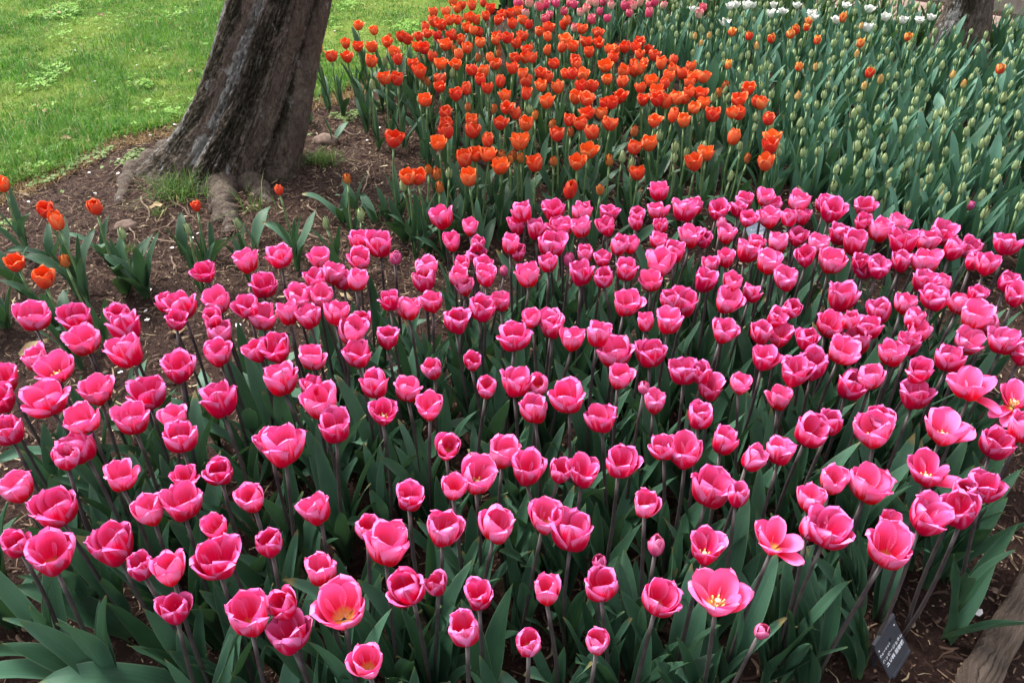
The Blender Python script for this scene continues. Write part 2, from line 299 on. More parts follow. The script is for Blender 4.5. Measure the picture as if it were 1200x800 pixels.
def lawn_material():
    m = NT('lawn_sod'); co = m.coord('Object')
    n1 = m.noise(co, 1.6, 4.0); n2 = m.noise(co, 60.0, 6.0, 0.7)
    col = m.mix(m.ramp(n1, 0.35, 0.7), (0.09, 0.15, 0.02), (0.16, 0.20, 0.04))
    col = m.mix(m.ramp(n2, 0.5, 0.8), col, (0.14, 0.11, 0.05))
    return m.bsdf(col, 0.95, 0.1, m.bump(n2, 0.8, 0.02))
M['lawn'] = lawn_material()
def grass_material(name, a, b, c, patch=1.0):
    m = NT(name); g = m.n('NewGeometry'); isl = g.outputs['Random Per Island']; pos = g.outputs['Position']
    n1 = m.noise(pos, 1.5, 4.0, 0.6); n2 = m.noise(pos, 7.0, 3.0)
    f = m.math('ADD', m.math('MULTIPLY', isl, 0.65), m.math('MULTIPLY', m.math('SUBTRACT', n2, 0.3), 0.9))
    col = m.mix(m.ramp(f, 0.15, 0.95), a, b)
    col = m.mix(m.math('MULTIPLY', m.ramp(n1, 0.5, 0.68), 0.75 * patch), col, c)
    col = m.mix(m.ramp(isl, 0.93, 0.95), col, (0.36, 0.30, 0.13))
    return m.bsdf(col, 0.55, 0.3, None, 0.3)
M['grass'] = grass_material('lawn_grass', (0.034, 0.130, 0.014), (0.145, 0.345, 0.034), (0.28, 0.39, 0.075))
M['tuft'] = grass_material('tuft_grass', (0.06, 0.13, 0.025), (0.14, 0.26, 0.05), (0.16, 0.27, 0.06), 0.3)
M['dry'] = simple('dry_grass', (0.24, 0.15, 0.075), (0.42, 0.30, 0.15), 3.0, 0.9, 0.1, island=True, trans=0.2)
M['clover'] = simple('clover_leaf', (0.12, 0.29, 0.028), (0.24, 0.43, 0.06), 3.0, 0.6, 0.3, island=True, trans=0.3)
M['weed'] = simple('weed_leaf', (0.09, 0.17, 0.035), (0.20, 0.30, 0.08), 3.0, 0.6, 0.3, island=True, trans=0.25)
def mulch_material():
    m = NT('mulch_bits'); isl = m.n('NewGeometry').outputs['Random Per Island']
    r = m.n('ValToRGB'); m.l(isl, r.inputs[0]); cr = r.color_ramp; cr.interpolation = 'LINEAR'
    stops = [(0, (0.022, 0.012, 0.010)), (0.45, (0.050, 0.028, 0.021)), (0.72, (0.095, 0.058, 0.042)), (0.90, (0.19, 0.13, 0.09)), (0.97, (0.34, 0.27, 0.17)), (1.0, (0.48, 0.40, 0.26))]
    while len(cr.elements) < len(stops): cr.elements.new(0.5)
    for e, (p, c) in zip(cr.elements, stops): e.position = p; e.color = (*c, 1)
    return m.bsdf(r.outputs[0], 0.9, 0.15)
M['mulch'] = mulch_material()
M['litter'] = simple('straw_litter', (0.030, 0.018, 0.013), (0.16, 0.108, 0.075), 3.0, 0.9, 0.1, island=True)
M['blossom'] = simple('blossom_petal', (0.78, 0.74, 0.76), (0.85, 0.82, 0.83), 40.0, 0.6, 0.3, trans=0.2)
M['twig'] = simple('twig_bark', (0.10, 0.065, 0.048), (0.24, 0.17, 0.125), 40.0, 0.85, 0.2, 0.4)
M['deadleaf'] = simple('dead_leaf', (0.20, 0.12, 0.075), (0.42, 0.33, 0.18), 25.0, 0.8, 0.2, 0.2, 0.2)
M['stone'] = simple('stone_brown', (0.10, 0.065, 0.05), (0.21, 0.15, 0.12), 30.0, 0.85, 0.2, 0.5)
def bark_material(name, warm):
    m = NT(name); co = m.coord('Object')
    A = lambda nm: m.n('Attribute', attribute_name=nm).outputs['Fac']
    at, mo, li = A('side'), A('moss'), A('lichen_rimlight')          # bare reddish wood, mossy bands plus groove shade, lichened ridge plus painted rim light
    tw = m.scaled(co, (1, 1, 0.22))
    big = m.noise(tw, 6.0, 6.0, 0.62, 0.5); fine = m.noise(m.scaled(co, (1, 1, 0.33)), 60.0, 8.0, 0.7); flake = m.noise(m.scaled(co, (1, 1, 0.55)), 24.0, 6.0, 0.66, 1.2)
    mossn = m.noise(co, 9.0, 8.0, 0.7, 0.6); pale = m.noise(m.scaled(co, (1, 1, 0.6)), 16.0, 8.0, 0.72, 0.6); speck = m.noise(co, 120.0, 4.0, 0.6)
    col = m.mix(m.ramp(big, 0.3, 0.7), (0.105, 0.083, 0.065), (0.215, 0.172, 0.138))
    col = m.mix(m.math('MULTIPLY', m.ramp(flake, 0.45, 0.62), 0.6), col, (0.055, 0.040, 0.032))
    col = m.mix(m.math('MULTIPLY', m.ramp(fine, 0.46, 0.68), 0.5), col, (0.25, 0.205, 0.17))
    col = m.mix(m.math('MULTIPLY', m.math('MULTIPLY', at, m.ramp(flake, 0.32, 0.5)), 0.8), col, m.mix(m.ramp(fine, 0.35, 0.7), (0.100, 0.070, 0.054), (0.195, 0.142, 0.113)))
    mk = m.ramp(m.math('ADD', m.math('MULTIPLY', mo, 0.20), mossn), 0.57, 0.72)
    col = m.mix(m.math('MULTIPLY', mk, 0.82), col, m.mix(m.ramp(speck, 0.4, 0.65), (0.017, 0.015, 0.009), (0.048, 0.043, 0.022)))
    lk = m.ramp(m.math('ADD', m.math('MULTIPLY', li, 0.18), pale), 0.59, 0.66)
    col = m.mix(m.math('MULTIPLY', lk, 0.85), col, m.mix(m.ramp(fine, 0.4, 0.6), (0.25, 0.24, 0.225), (0.40, 0.395, 0.375)))
    col = m.mix(m.math('MULTIPLY', m.ramp(speck, 0.66, 0.72), 0.5), col, (0.26, 0.245, 0.20))
    h = m.math('ADD', m.math('ADD', m.math('MULTIPLY', flake, 0.9), m.math('MULTIPLY', fine, 0.7)), m.math('ADD', m.math('MULTIPLY', big, 0.6), m.math('MULTIPLY', lk, 0.06)))
    return m.bsdf(col, 0.92, 0.18, m.bump(h, 1.0, 0.045))
M['bark'] = bark_material('cherry_bark', 1)
def wood_material():
    m = NT('weathered_wood'); uv = m.n('UVMap').outputs[0]
    g = m.noise(m.scaled(uv, (14, 1.1, 1)), 1.0, 8.0, 0.65, 0.5); g2 = m.noise(m.scaled(uv, (70, 3, 1)), 1.0, 4.0); b = m.noise(m.coord('Object'), 9.0, 5.0)
    col = m.mix(m.ramp(g, 0.25, 0.75), (0.105, 0.075, 0.058), (0.185, 0.138, 0.108))
    col = m.mix(m.math('MULTIPLY', m.ramp(g2, 0.55, 0.75), 0.5), col, (0.05, 0.035, 0.028))
    col = m.mix(m.math('MULTIPLY', m.ramp(b, 0.5, 0.7), 0.6), col, (0.23, 0.185, 0.15))
    return m.bsdf(col, 0.85, 0.2, m.bump(m.math('ADD', m.math('ADD', g, m.math('MULTIPLY', g2, 0.7)), m.math('MULTIPLY', m.noise(m.coord('Object'), 90.0, 5.0, 0.7), 0.8)), 1.0, 0.014))
M['wood'] = wood_material()
M['path'] = simple('path_clay', (0.17, 0.112, 0.092), (0.25, 0.175, 0.145), 8.0, 0.9, 0.15, 0.3)
M['kerb'] = simple('kerb_timber', (0.13, 0.11, 0.092), (0.23, 0.20, 0.17), 12.0, 0.85, 0.2, 0.4)
M['plate'] = simple('sign_plate', (0.030, 0.032, 0.042), (0.045, 0.047, 0.058), 30.0, 0.45, 0.4)
M['plate_blue'] = simple('sign_plate_grey', (0.13, 0.17, 0.22), (0.22, 0.26, 0.32), 30.0, 0.4, 0.5)
M['ink'] = simple('white_lettering', (0.72, 0.73, 0.76), (0.80, 0.80, 0.82), 30.0, 0.6)

# ------------------------------------------------------------------ outlines on the ground
def poly_in(x, y, P):
    inside = np.zeros(np.shape(x), bool); n = len(P)
    for i in range(n):
        x1, y1 = P[i]; x2, y2 = P[(i + 1) % n]
        c = ((y1 > y) != (y2 > y)) & (x < (x2 - x1) * (y - y1) / (y2 - y1 + 1e-12) + x1)
        inside ^= c
    return inside
def pline(l, h=0.0): return [tuple(gp(x, y, h).xy) for x, y in l]
edge = pline([(-140, 262), (0, 226), (70, 203), (130, 168), (215, 146), (290, 124), (366, 118), (395, 112), (450, 88), (500, 62), (552, 38), (595, 5), (650, -30), (700, -70)])
lawn_poly = edge + [(edge[-1][0] + 0.2, 12), (3, 80), (-80, 80), (-80, edge[0][1] - 1.5), (edge[0][0] - 3, edge[0][1] - 1.2)]

def graded(a, b, step, far_a, far_b):
    mid = list(np.arange(a, b + 1e-6, step)); s = step; v = mid[-1]; up = []
    while v < far_b: s *= 1.25; v += s; up.append(v)
    s = step; v = mid[0]; dn = []
    while v > far_a: s *= 1.25; v -= s; dn.append(v)
    return np.array(dn[::-1] + mid + up)
gx = graded(-3.6, 3.6, 0.028, -90, 90); gy = graded(0.5, 6.6, 0.028, -30, 110)
GX, GY = np.meshgrid(gx, gy)
rough = 0.020 * fbm(GX * 9, GY * 9, 4, 3) + 0.012 * np.abs(fbm(GX * 26, GY * 26, 2, 9))
near = np.exp(-np.maximum(0, np.hypot(GX, GY - 3) - 5) / 4)
GZ = H(GX, GY) + rough * near
V = np.stack([GX.ravel(), GY.ravel(), GZ.ravel()], 1)
nx, ny = len(gx), len(gy)
I = np.arange(nx * ny).reshape(ny, nx)
Fq = np.stack([I[:-1, :-1].ravel(), I[:-1, 1:].ravel(), I[1:, 1:].ravel(), I[1:, :-1].ravel()], 1)
g = link('ground', mesh('ground', V, Fq, M['soil'])); tag(g, 'dark reddish brown garden soil under the tulip beds', 'ground', None, 'structure')
wob = 0.05 * fbm(GX * 7, GY * 7, 3, 21)
lin = poly_in(GX + wob, GY + wob, lawn_poly)
cell = lin[:-1, :-1] & lin[:-1, 1:] & lin[1:, 1:] & lin[1:, :-1]
Fl = Fq[cell.ravel()]
used = np.unique(Fl); remap = np.full(nx * ny, -1); remap[used] = np.arange(len(used))
Vl = V[used].copy(); Vl[:, 2] = (H(GX, GY) + 0.018 + 0.3 * rough * near).ravel()[used]
g = link('lawn', mesh('lawn', Vl, remap[Fl], M['lawn'])); tag(g, 'bright green lawn behind the leaning tree', 'lawn', None, 'structure')

# ------------------------------------------------------------------ path, far kerb, planting beyond it
pa, pb = gp(1033, 0), gp(1200, 31)
pd = (pb - pa).normalized(); pn = Vector((-pd.y, pd.x, 0)); pn = pn if pn.y > 0 else -pn
def strip(name, a, b, n0, n1, z, mat, thick=0.0, seg=60, wobble=0.0):
    """a ribbon along the path direction from offset n0 to n1 (metres beyond the path's far edge)"""
    V = []; 
    for i in range(seg + 1):
        s = a + (b - a) * i / seg
        for off in (n0, n1):
            w = wobble * (rnd.random() - 0.5)
            p = pa + pd * s + pn * (off + w); V.append((p.x, p.y, float(H(p.x, p.y)) + z))
    Fc = [(2 * i, 2 * i + 2, 2 * i + 3, 2 * i + 1) for i in range(seg)]
    if thick:
        n = len(V); V += [(x, y, zz - thick) for x, y, zz in V]
        Fc += [(2 * i, n + 2 * i, n + 2 * i + 2, 2 * i + 2) for i in range(seg)]
        Fc += [(2 * i + 1, 2 * i + 3, n + 2 * i + 3, n + 2 * i + 1) for i in range(seg)]
        Fc += [(0, 1, n + 1, n), (2 * seg, n + 2 * seg, n + 2 * seg + 1, 2 * seg + 1)]
    return link(name, mesh(name, V, Fc, mat, smooth=False))
PATH_W = 0.62
tag(strip('path', -6, 8, -PATH_W, 0, 0.034, M['path'], wobble=0.03), 'pinkish clay footpath behind the budding tulips', 'path', None, 'structure')
kq = gp(1093, 0); koff = (kq - pa).dot(pn)
tag(strip('timber_kerb', -6, 8, koff, koff + 0.09, 0.10, M['kerb'], 0.14, 60, 0.006), 'long pale grey timber kerb edging the bed beyond the footpath', 'kerb')
# ------------------------------------------------------------------ petals, flowers
def petal(phi, L, Wm, b1, rng, b0=88, s=0.20, tip=0.0, cup=0.75, r0=0.0025, point=0.0, nu=9, nv=11, z0=0.0, vm=0.60, ruff=0.0016):
    """one petal as an outer and an inner skin; returns verts, faces, uv, side"""
    us = np.linspace(-1, 1, nu); tv = 1 - (1 - np.linspace(0, 1, nv)) ** 1.25
    fine = np.linspace(0, 1, 121)
    beta = np.radians(b1 + (b0 - b1) * np.exp(-fine / s) + tip * fine ** 4)
    rr = r0 + np.concatenate([[0], np.cumsum((np.sin(beta[1:]) + np.sin(beta[:-1])) / 2)]) * L / 120
    zz = z0 + np.concatenate([[0], np.cumsum((np.cos(beta[1:]) + np.cos(beta[:-1])) / 2)]) * L / 120
    ph1, ph2, ph3 = rng.random(3) * 6.28
    out = []
    c, sn = math.cos(phi), math.sin(phi)
    for sk in (0, 1):
        for v in tv:
            r = np.interp(v, fine, rr); z = np.interp(v, fine, zz); b = np.interp(v, fine, beta)
            if v < vm: f = (1 - (1 - v / vm) ** 2) ** 0.62
            else: f = max(0.0, 1 - ((v - vm) / (1 - vm)) ** (2.5 - point)) ** (0.5 + 0.25 * point)
            Wd = Wm * max(f, 0.10 if v < 0.5 else 0.02)
            rho = cup * max(r, 0.008) + 0.004
            for u in us:
                ang = max(-1.45, min(1.45, u * Wd / rho))
                x = rho * math.sin(ang); inw = rho * (1 - math.cos(ang))
                inw -= ruff * 1.4 * math.exp(-(u * 4) ** 2) * math.sin(math.pi * v)       # mid-rib
                k = (v ** 2) * (abs(u) ** 1.5 * 1.2 + 0.35)
                inw += ruff * k * (math.sin(3.1 * u + ph1) + 0.8 * math.sin(6.0 * u + 5 * v + ph2)) * 1.5
                zz2 = z + (ruff * 1.1 * math.sin(4.5 * u + ph3) * v ** 4)
                if sk: inw += 0.0008 * (1 - u * u) * min(1, 4 * v) * min(1, 4 * (1 - v) + 0.02)
                pr = r - inw * math.cos(b); pz = zz2 + inw * math.sin(b)
                out.append((pr * c - x * sn, pr * sn + x * c, pz))
    F0 = grid_faces(nu, nv); n = nu * nv
    F = F0 + [tuple(n + i for i in reversed(f)) for f in F0]
    uv = [((u + 1) / 2, v) for _ in (0, 1) for v in tv for u in us]
    return out, F, uv, [0.0] * n + [1.0] * n
def flower_mesh(name, mat, specs, rng, nu=9, nv=11):
    V, F, UV, SD = [], [], [], []
    for k in specs:
        v, f, uv, sd = petal(rng=rng, nu=nu, nv=nv, **k)
        o = len(V); V += v; F += [tuple(o + i for i in q) for q in f]; UV += uv; SD += sd
    me = mesh(name, V, F, mat, UV, SD)
    A = np.array(V); me['wid'] = float(np.percentile(np.hypot(A[:, 0], A[:, 1]), 96) * 2); me['hgt'] = float(A[:, 2].max())
    return me
def cup_specs(rng, L, W, b1, tip, cup=0.78, s=0.2, jit=4.0, point=0.0, override={}, b0=88, vm=0.6, ruff=0.0016):
    out = []; a0 = rng.random() * 0.3
    for i in range(6):
        inner = i % 2
        k = dict(phi=math.radians(60 * i) + a0 + rng.normal(0, 0.07), L=L * (1.0 if inner else 0.94) * rng.normal(1, 0.03), Wm=W * (0.93 if inner else 1.0) * rng.normal(1, 0.04),
                 b1=b1 - (5 if inner else -3) + rng.normal(0, jit), tip=tip + rng.normal(0, jit * 1.6), cup=cup * rng.normal(1, 0.05), s=s, point=point, b0=b0, z0=0.0025 if inner else 0, vm=vm, ruff=ruff,
                 r0=0.002 if inner else 0.0035)
        if i in override: k.update(override[i])
        out.append(k)
    return out
G_ = lambda i: np.random.default_rng(100 + i)
FL = {}
FL['open'] = [flower_mesh('open_pink_flower', M['pink'], cup_specs(G_(i), 0.071, 0.0300, 5 + 1.5 * (i % 4), -14 + 7 * (i % 3), 0.68, 0.27, 4.2, vm=0.56), G_(i + 50), 11, 13) for i in range(14)]
FL['wide'] = [flower_mesh('wide_pink_flower', M['pink'], cup_specs(G_(20 + i), 0.073, 0.0310, 12 + 2.0 * i, -8 + 5 * (i % 2), 0.69, 0.28, 5.0, vm=0.56), G_(i + 60), 11, 13) for i in range(5)]
FL['cup'] = [flower_mesh('cupped_pink_flower', M['pink'], cup_specs(G_(30 + i), 0.065, 0.0280, 4 + 2.0 * (i % 3), -18 + 7 * (i % 3), 0.70, 0.25, 3.6, vm=0.56), G_(i + 770), 11, 13) for i in range(12)]
FL['tight'] = [flower_mesh('tight_pink_flower', M['pink'], cup_specs(G_(40 + i), 0.060, 0.0235, 5 + 2 * (i % 3), -26 + 6 * (i % 3), 0.92, 0.22, 3.0), G_(i + 80)) for i in range(4)]
FL['bud'] = [flower_mesh('closed_pink_bud', M['pinkbud'], cup_specs(G_(45 + i), 0.047, 0.0185, 3, -46, 1.0, 0.17, 1.5, 0.7, ruff=0.0006), G_(i + 90), 7, 9) for i in range(3)]
def torn(i, ov, sub=()):
    sp = cup_specs(G_(200 + i), 0.073, 0.0300, 14, -4, 0.70, 0.27, 4.0, 0.0, ov, vm=0.56)
    sp = [k for j, k in enumerate(sp) if j not in sub]
    return flower_mesh('ragged_pink_flower', M['pink'], sp, G_(i + 230), 11, 13)
TORN = {
    (427, 535): torn(0, {0: dict(phi=0.15, b1=66, tip=20), 4: dict(phi=-1.75, b1=118, tip=25, L=0.045, Wm=0.016)}),
    (908, 632): torn(1, {0: dict(phi=-0.1, b1=50, tip=10), 5: dict(phi=-0.75, b1=84, tip=-10, Wm=0.02), 4: dict(b1=24)}),
    (1090, 551): torn(2, {0: dict(phi=-0.15, b1=88, tip=-20, L=0.07, Wm=0.018)}),
    (1107, 502): torn(3, {0: dict(phi=0.05, b1=56, tip=-30), 2: dict(b1=8), 3: dict(b1=20), 1: dict(b1=34)}),
    (1142, 452): torn(4, {0: dict(b1=32), 3: dict(b1=26), 5: dict(phi=-0.75, b1=112, tip=15, L=0.062, Wm=0.017)}),
    (1192, 466): torn(5, {3: dict(phi=3.5, b1=92, tip=20, Wm=0.017), 4: dict(phi=3.95, b1=110, tip=15, Wm=0.016)}),
    (842, 698): torn(6, {3: dict(b1=24), 4: dict(L=0.058, b1=21), 5: dict(L=0.058), 0: dict(b1=25)}),
}
FL['orange'] = [flower_mesh('open_orange_flower', M['orange'], cup_specs(G_(300 + i), 0.058, 0.0235, 6 + 1.5 * (i % 4), -18 + 5 * (i % 3), 0.9, 0.24, 2.5, 0.35), G_(i + 310), 8, 9) for i in range(7)]
FL['orange_wide'] = [flower_mesh('wide_orange_flower', M['orange'], cup_specs(G_(320 + i), 0.058, 0.0245, 11 + 2 * i, -10, 0.86, 0.24, 3.0, 0.35), G_(i + 330), 8, 9) for i in range(3)]
FL['orange_tight'] = [flower_mesh('tight_orange_flower', M['orange'], cup_specs(G_(340 + i), 0.055, 0.0205, 3, -30, 0.95, 0.20, 2.5, 0.5), G_(i + 350), 8, 9) for i in range(3)]
def budm(name, mat, i, L=0.050, W=0.0125, b1=-1.0, tip=-30, s=0.13, point=1.3):
    return flower_mesh(name, mat, cup_specs(G_(400 + i), L, W, b1, tip, 1.0, s, 1.2, point, vm=0.42, ruff=0.0005), G_(i + 420), 5, 8)
FL['orange_bud'] = [budm('orange_bud', M['orangebud'], i, 0.044, 0.016, 1.5) for i in range(3)]
FL['green_bud'] = [budm('green_bud', M['greenbud'], 5 + i, 0.047 + 0.003 * i, 0.0120) for i in range(4)]
FL['pale_bud'] = [budm('cream_bud', M['palebud'], 10 + i, 0.046, 0.0150) for i in range(3)]
FL['yellow_bud'] = [budm('yellow_bud', M['ybud'], 15 + i, 0.048, 0.0155) for i in range(3)]
FL['flame'] = [flower_mesh('flame_flower', M['flame'], cup_specs(G_(360 + i), 0.053, 0.0185, 2, -30, 0.95, 0.20, 2.5, 0.5), G_(i + 370), 8, 9) for i in range(3)]
FL['white'] = [flower_mesh('white_flower', M['white'], cup_specs(G_(380 + i), 0.050, 0.0190, 14 + 6 * (i % 2), 5, 0.85, 0.22, 4.0, 0.7), G_(i + 385), 7, 8) for i in range(3)]
FL['coral'] = [flower_mesh('coral_flower', M['coral' if i < 3 else 'blush'], cup_specs(G_(390 + i), 0.055, 0.0205, 5, -24, 0.9, 0.20, 3.0, 0.3), G_(i + 395), 7, 8) for i in range(5)]

def stamen_mesh():
    V, F = [], []
    for k in range(6):
        a = k * math.pi / 3 + 0.2; r = 0.0055
        p0 = Vector((r * math.cos(a) * 0.7, r * math.sin(a) * 0.7, 0.004)); p1 = Vector((r * 1.7 * math.cos(a), r * 1.7 * math.sin(a), 0.021))
        v, f = tube([p0, p0.lerp(p1, 0.45), p0.lerp(p1, 0.5), p1], [0.0006, 0.0006, 0.0017, 0.0012], 5)
        o = len(V); V += v; F += [tuple(o + i for i in q) for q in f]
    return mesh('stamens', V, F, M['anther'])
def pistil_mesh():
    v, f = tube([(0, 0, 0.003), (0, 0, 0.012), (0, 0, 0.018), (0, 0, 0.020), (0, 0, 0.022)], [0.0028, 0.0032, 0.0024, 0.0045, 0.0028], 7)
    return mesh('pistil', v, f, M['pistil'])
STAM, PIST = stamen_mesh(), pistil_mesh()

# ------------------------------------------------------------------ leaves and stems
def leaf_arrays(L, Wd, a0, a1, rng, nu=7, nv=14, fold0=0.85, fold1=0.25, twist=0.0, wave=0.004, pw=1.5, side_bend=0.0):
    t = np.linspace(0, 1, nv); fine = np.linspace(0, 1, 80)
    al = np.radians(a0 + (a1 - a0) * fine ** pw)
    rr = np.concatenate([[0], np.cumsum(np.sin(al[1:]))]) * L / 79 + 0.004; zz = np.concatenate([[0], np.cumsum(np.cos(al[1:]))]) * L / 79
    ph = rng.random(3) * 6.28; V, UV = [], []
    for v in t:
        r, z, a = np.interp(v, fine, rr), np.interp(v, fine, zz), np.interp(v, fine, al)
        w = Wd * 0.5 * ((v + 0.10) / 0.5) ** 0.62 * max(0.0, (1 - v)) ** 0.72 * 1.62
        w = max(w, 0.0004)
        fold = fold0 + (fold1 - fold0) * min(1, v * 1.7); tw = twist * v
        for u in np.linspace(-1, 1, nu):
            lx = u * w * math.cos(fold * abs(u)); up = abs(u) ** 1.3 * w * math.sin(fold)
            up += wave * abs(u) ** 2 * math.sin(9 * v + ph[0] + (2.0 if u > 0 else 0)) * min(1, 3 * v)
            x2 = lx * math.cos(tw) - up * math.sin(tw); u2 = lx * math.sin(tw) + up * math.cos(tw)
            V.append((r - u2 * math.cos(a), x2 + side_bend * v * v, z + u2 * math.sin(a))); UV.append(((u + 1) / 2, v))
    return V, grid_faces(nu, nv), UV
LSPEC = {}
for i in range(5):
    q = G_(500 + i); LSPEC.setdefault('spread', []).append(dict(L=0.235 + 0.015 * (i % 3), Wd=0.042 + 0.006 * (i % 3), a0=14 + 3 * i, a1=66 + 9 * (i % 4), twist=q.normal(0, 0.35), side_bend=q.normal(0, 0.03), wave=0.005))
for i in range(6):
    q = G_(520 + i); LSPEC.setdefault('mid', []).append(dict(L=0.235 + 0.015 * (i % 3), Wd=0.031 + 0.005 * (i % 3), a0=5 + 2 * i, a1=24 + 7 * (i % 4), twist=q.normal(0, 0.5), side_bend=q.normal(0, 0.02), wave=0.003))
for i in range(5):
    q = G_(540 + i); LSPEC.setdefault('up', []).append(dict(L=0.20 + 0.015 * (i % 3), Wd=0.024 + 0.004 * (i % 3), a0=3 + 1.5 * i, a1=14 + 6 * (i % 3), twist=q.normal(0, 0.6), side_bend=q.normal(0, 0.015), wave=0.002, fold1=0.45))
LF = {}
for mk in ('leaf', 'leaf_orange', 'leaf_blue', 'leaf_green'):
    for kind, l in LSPEC.items():
        LF[mk, kind] = []
        for i, sp in enumerate(l):
            v, f, uv = leaf_arrays(rng=G_(560 + i), **sp)
            LF[mk, kind].append(mesh(kind + '_' + mk, v, f, M[mk], uv))
STEM = {}
for mk in ('stem_dark', 'stem_green'):
    STEM[mk] = []
    for i in range(4):
        b, ph = (0.004 + 0.003 * i), i * 1.7
        path = [(b * math.sin(math.pi * t) * math.cos(ph), b * math.sin(math.pi * t) * math.sin(ph), t) for t in np.linspace(0, 1, 8)]
        v, f = tube(path, list(np.linspace(0.0044, 0.0034, 8)), 8)
        # flat horizontal rings, so that a z scale leaves the thickness alone
        v = [Vector((path[j // 8][0] + (0.0044 - 0.001 * (j // 8) / 7) * math.cos(j % 8 * math.pi / 4), path[j // 8][1] + (0.0044 - 0.001 * (j // 8) / 7) * math.sin(j % 8 * math.pi / 4), path[j // 8][2])) for j in range(64)]
        STEM[mk].append(mesh('stem', v, f, M[mk]))

def where(px, py):
    return f'{min(99, max(1, round(px / 12)))}% across and {min(99, max(1, round(py / 8)))}% down'
def tulip(name, label, cat, group, head, fm, fscale, lean, smat, lmat, leaves, part='flower', ftilt=0.12, az=None, stamens=False, lscale=1.0):
    """head: world point of the middle of the flower; the plant stands on the soil under it, leaning a little"""
    bx, by = head.x - lean[0], head.y - lean[1]
    base = Vector((bx, by, float(H(bx, by))))
    root = empty(name, base, label, cat, group)
    top = head - base - Vector((0, 0, fm['hgt'] * fscale * 0.5))
    q = top.to_track_quat('Z', 'Y')
    s = link('stem', rnd.choice(STEM[smat]), root); s.rotation_euler = (q @ Quaternion((0, 0, 1), 0)).to_euler(); k = 0.9 if fscale < 0.8 else 1.0
    s.scale = (k, k, top.length)
    f = link(part, fm, root); f.location = top
    ax = Vector((top.x * 0.6 + rnd.gauss(0, ftilt) * 0.4, top.y * 0.6 + rnd.gauss(0, ftilt) * 0.4, 0.4)).normalized()
    fq = Vector((0, 0, 1)).rotation_difference(ax)
    f.rotation_euler = (fq @ Quaternion((0, 0, 1), rnd.random() * 6.283 if az is None else az)).to_euler()
    f.scale = (fscale * rnd.uniform(0.93, 1.06), fscale * rnd.uniform(0.93, 1.06), fscale * rnd.uniform(0.86, 1.02))
    if stamens:
        for nm, me in (('stamens', STAM), ('pistil', PIST)):
            o = link(nm, me, f); o.scale = (1.1, 1.1, 1.1)
    a = rnd.random() * 6.283
    for i, lk in enumerate(leaves):
        if isinstance(lk, tuple): lk, aa, sc, hh = lk
        else:
            aa = a + i * 2.3 + rnd.gauss(0, 0.35); sc = rnd.uniform(0.84, 1.14) * lscale; hh = 0.0 if i == 0 else rnd.uniform(0.0, 0.04) * min(i, 3) * lscale
        if abs(base.x - 0.76) < 0.6 and base.y < 1.3:      # keep foliage off the name plate
            rm, zm = {'spread': (0.19, 0.10), 'mid': (0.10, 0.20), 'up': (0.05, 0.2)}[lk]
            for _ in range(7):
                hit = False
                for t in (0.25, 0.45, 0.65, 0.85, 1.05):
                    for lat in (-0.03, 0.0, 0.03):
                        qx, qy = proj((base.x + rm * t * math.cos(aa) - lat * math.sin(aa), base.y + rm * t * math.sin(aa) + lat * math.cos(aa), base.z + zm * min(1, t)))
                        if 1006 < qx < 1082 and 705 < qy < 812: hit = True
                if not hit: break
                aa += 0.9
            else: continue
        o = link('leaf', rnd.choice(LF[lmat, lk]), root); o.location = top.normalized() * hh if hh else (0, 0, -0.012)
        o.rotation_euler = (rnd.gauss(0, 0.07), rnd.gauss(0, 0.07), aa); o.scale = (sc, sc * rnd.uniform(0.8, 1.08) * (1.08 if lmat == 'leaf_blue' else 1), sc)
    return root

# ------------------------------------------------------------------ the bed of pink tulips
def zone_pink(x, y):
    if x < 150 and y < 480: return 'beside bare soil near the tree'
    if y > 690: return 'along the near edge of the bed'
    if x > 1000 and y > 590: return 'near the timber edging'
    if y < 262: return 'along the back of the bed'
    if x > 1040: return 'at the budding end of the bed'
    return 'in the midst of the bed'
EXTRA = {(1042, 641): [('spread', 0.05, 1.05, 0.0), ('spread', -0.35, 0.95, 0.01)], (1083, 604): [('spread', 0.3, 1.15, 0.0), ('spread', -0.1, 0.95, 0.0)], (1132, 599): [('spread', 0.45, 1.2, 0.0), ('spread', 0.1, 1.1, 0.02)],
         (57, 649): [('spread', 3.3, 1.3, 0.0), ('spread', 2.7, 1.1, 0.0), ('spread', 3.7, 1.1, 0.0)], (134, 640): [('spread', 3.5, 1.2, 0.0)], (66, 595): [('spread', 3.1, 1.1, 0.0)], (19, 636): [('spread', 3.9, 1.1, 0.0)]}
PINK_WORD = {'wide': 'wide open', 'open': 'open', 'cup': 'half open', 'tight': 'barely open', 'bud': 'closed'}
TORN_LABEL = {(427, 535): 'ragged pink tulip with petals drooping to one side and below, between whole flowers',
              (908, 632): 'pink tulip falling apart, several petals splayed out flat, near the plate',
              (1090, 551): 'pink tulip with one long petal hanging out sideways, closest to the timber edging',
              (1107, 502): 'gaping pink tulip with wide gaps between spread petals, like an open hand',
              (1142, 452): 'broad pink tulip shedding a pale petal that dangles below it by the photo edge',
              (1192, 466): 'pink tulip cut by the photo edge with two loose pale petals sticking out',
              (842, 698): 'broadest open pink tulip of the front row, yellow stamens showing between its petals'}
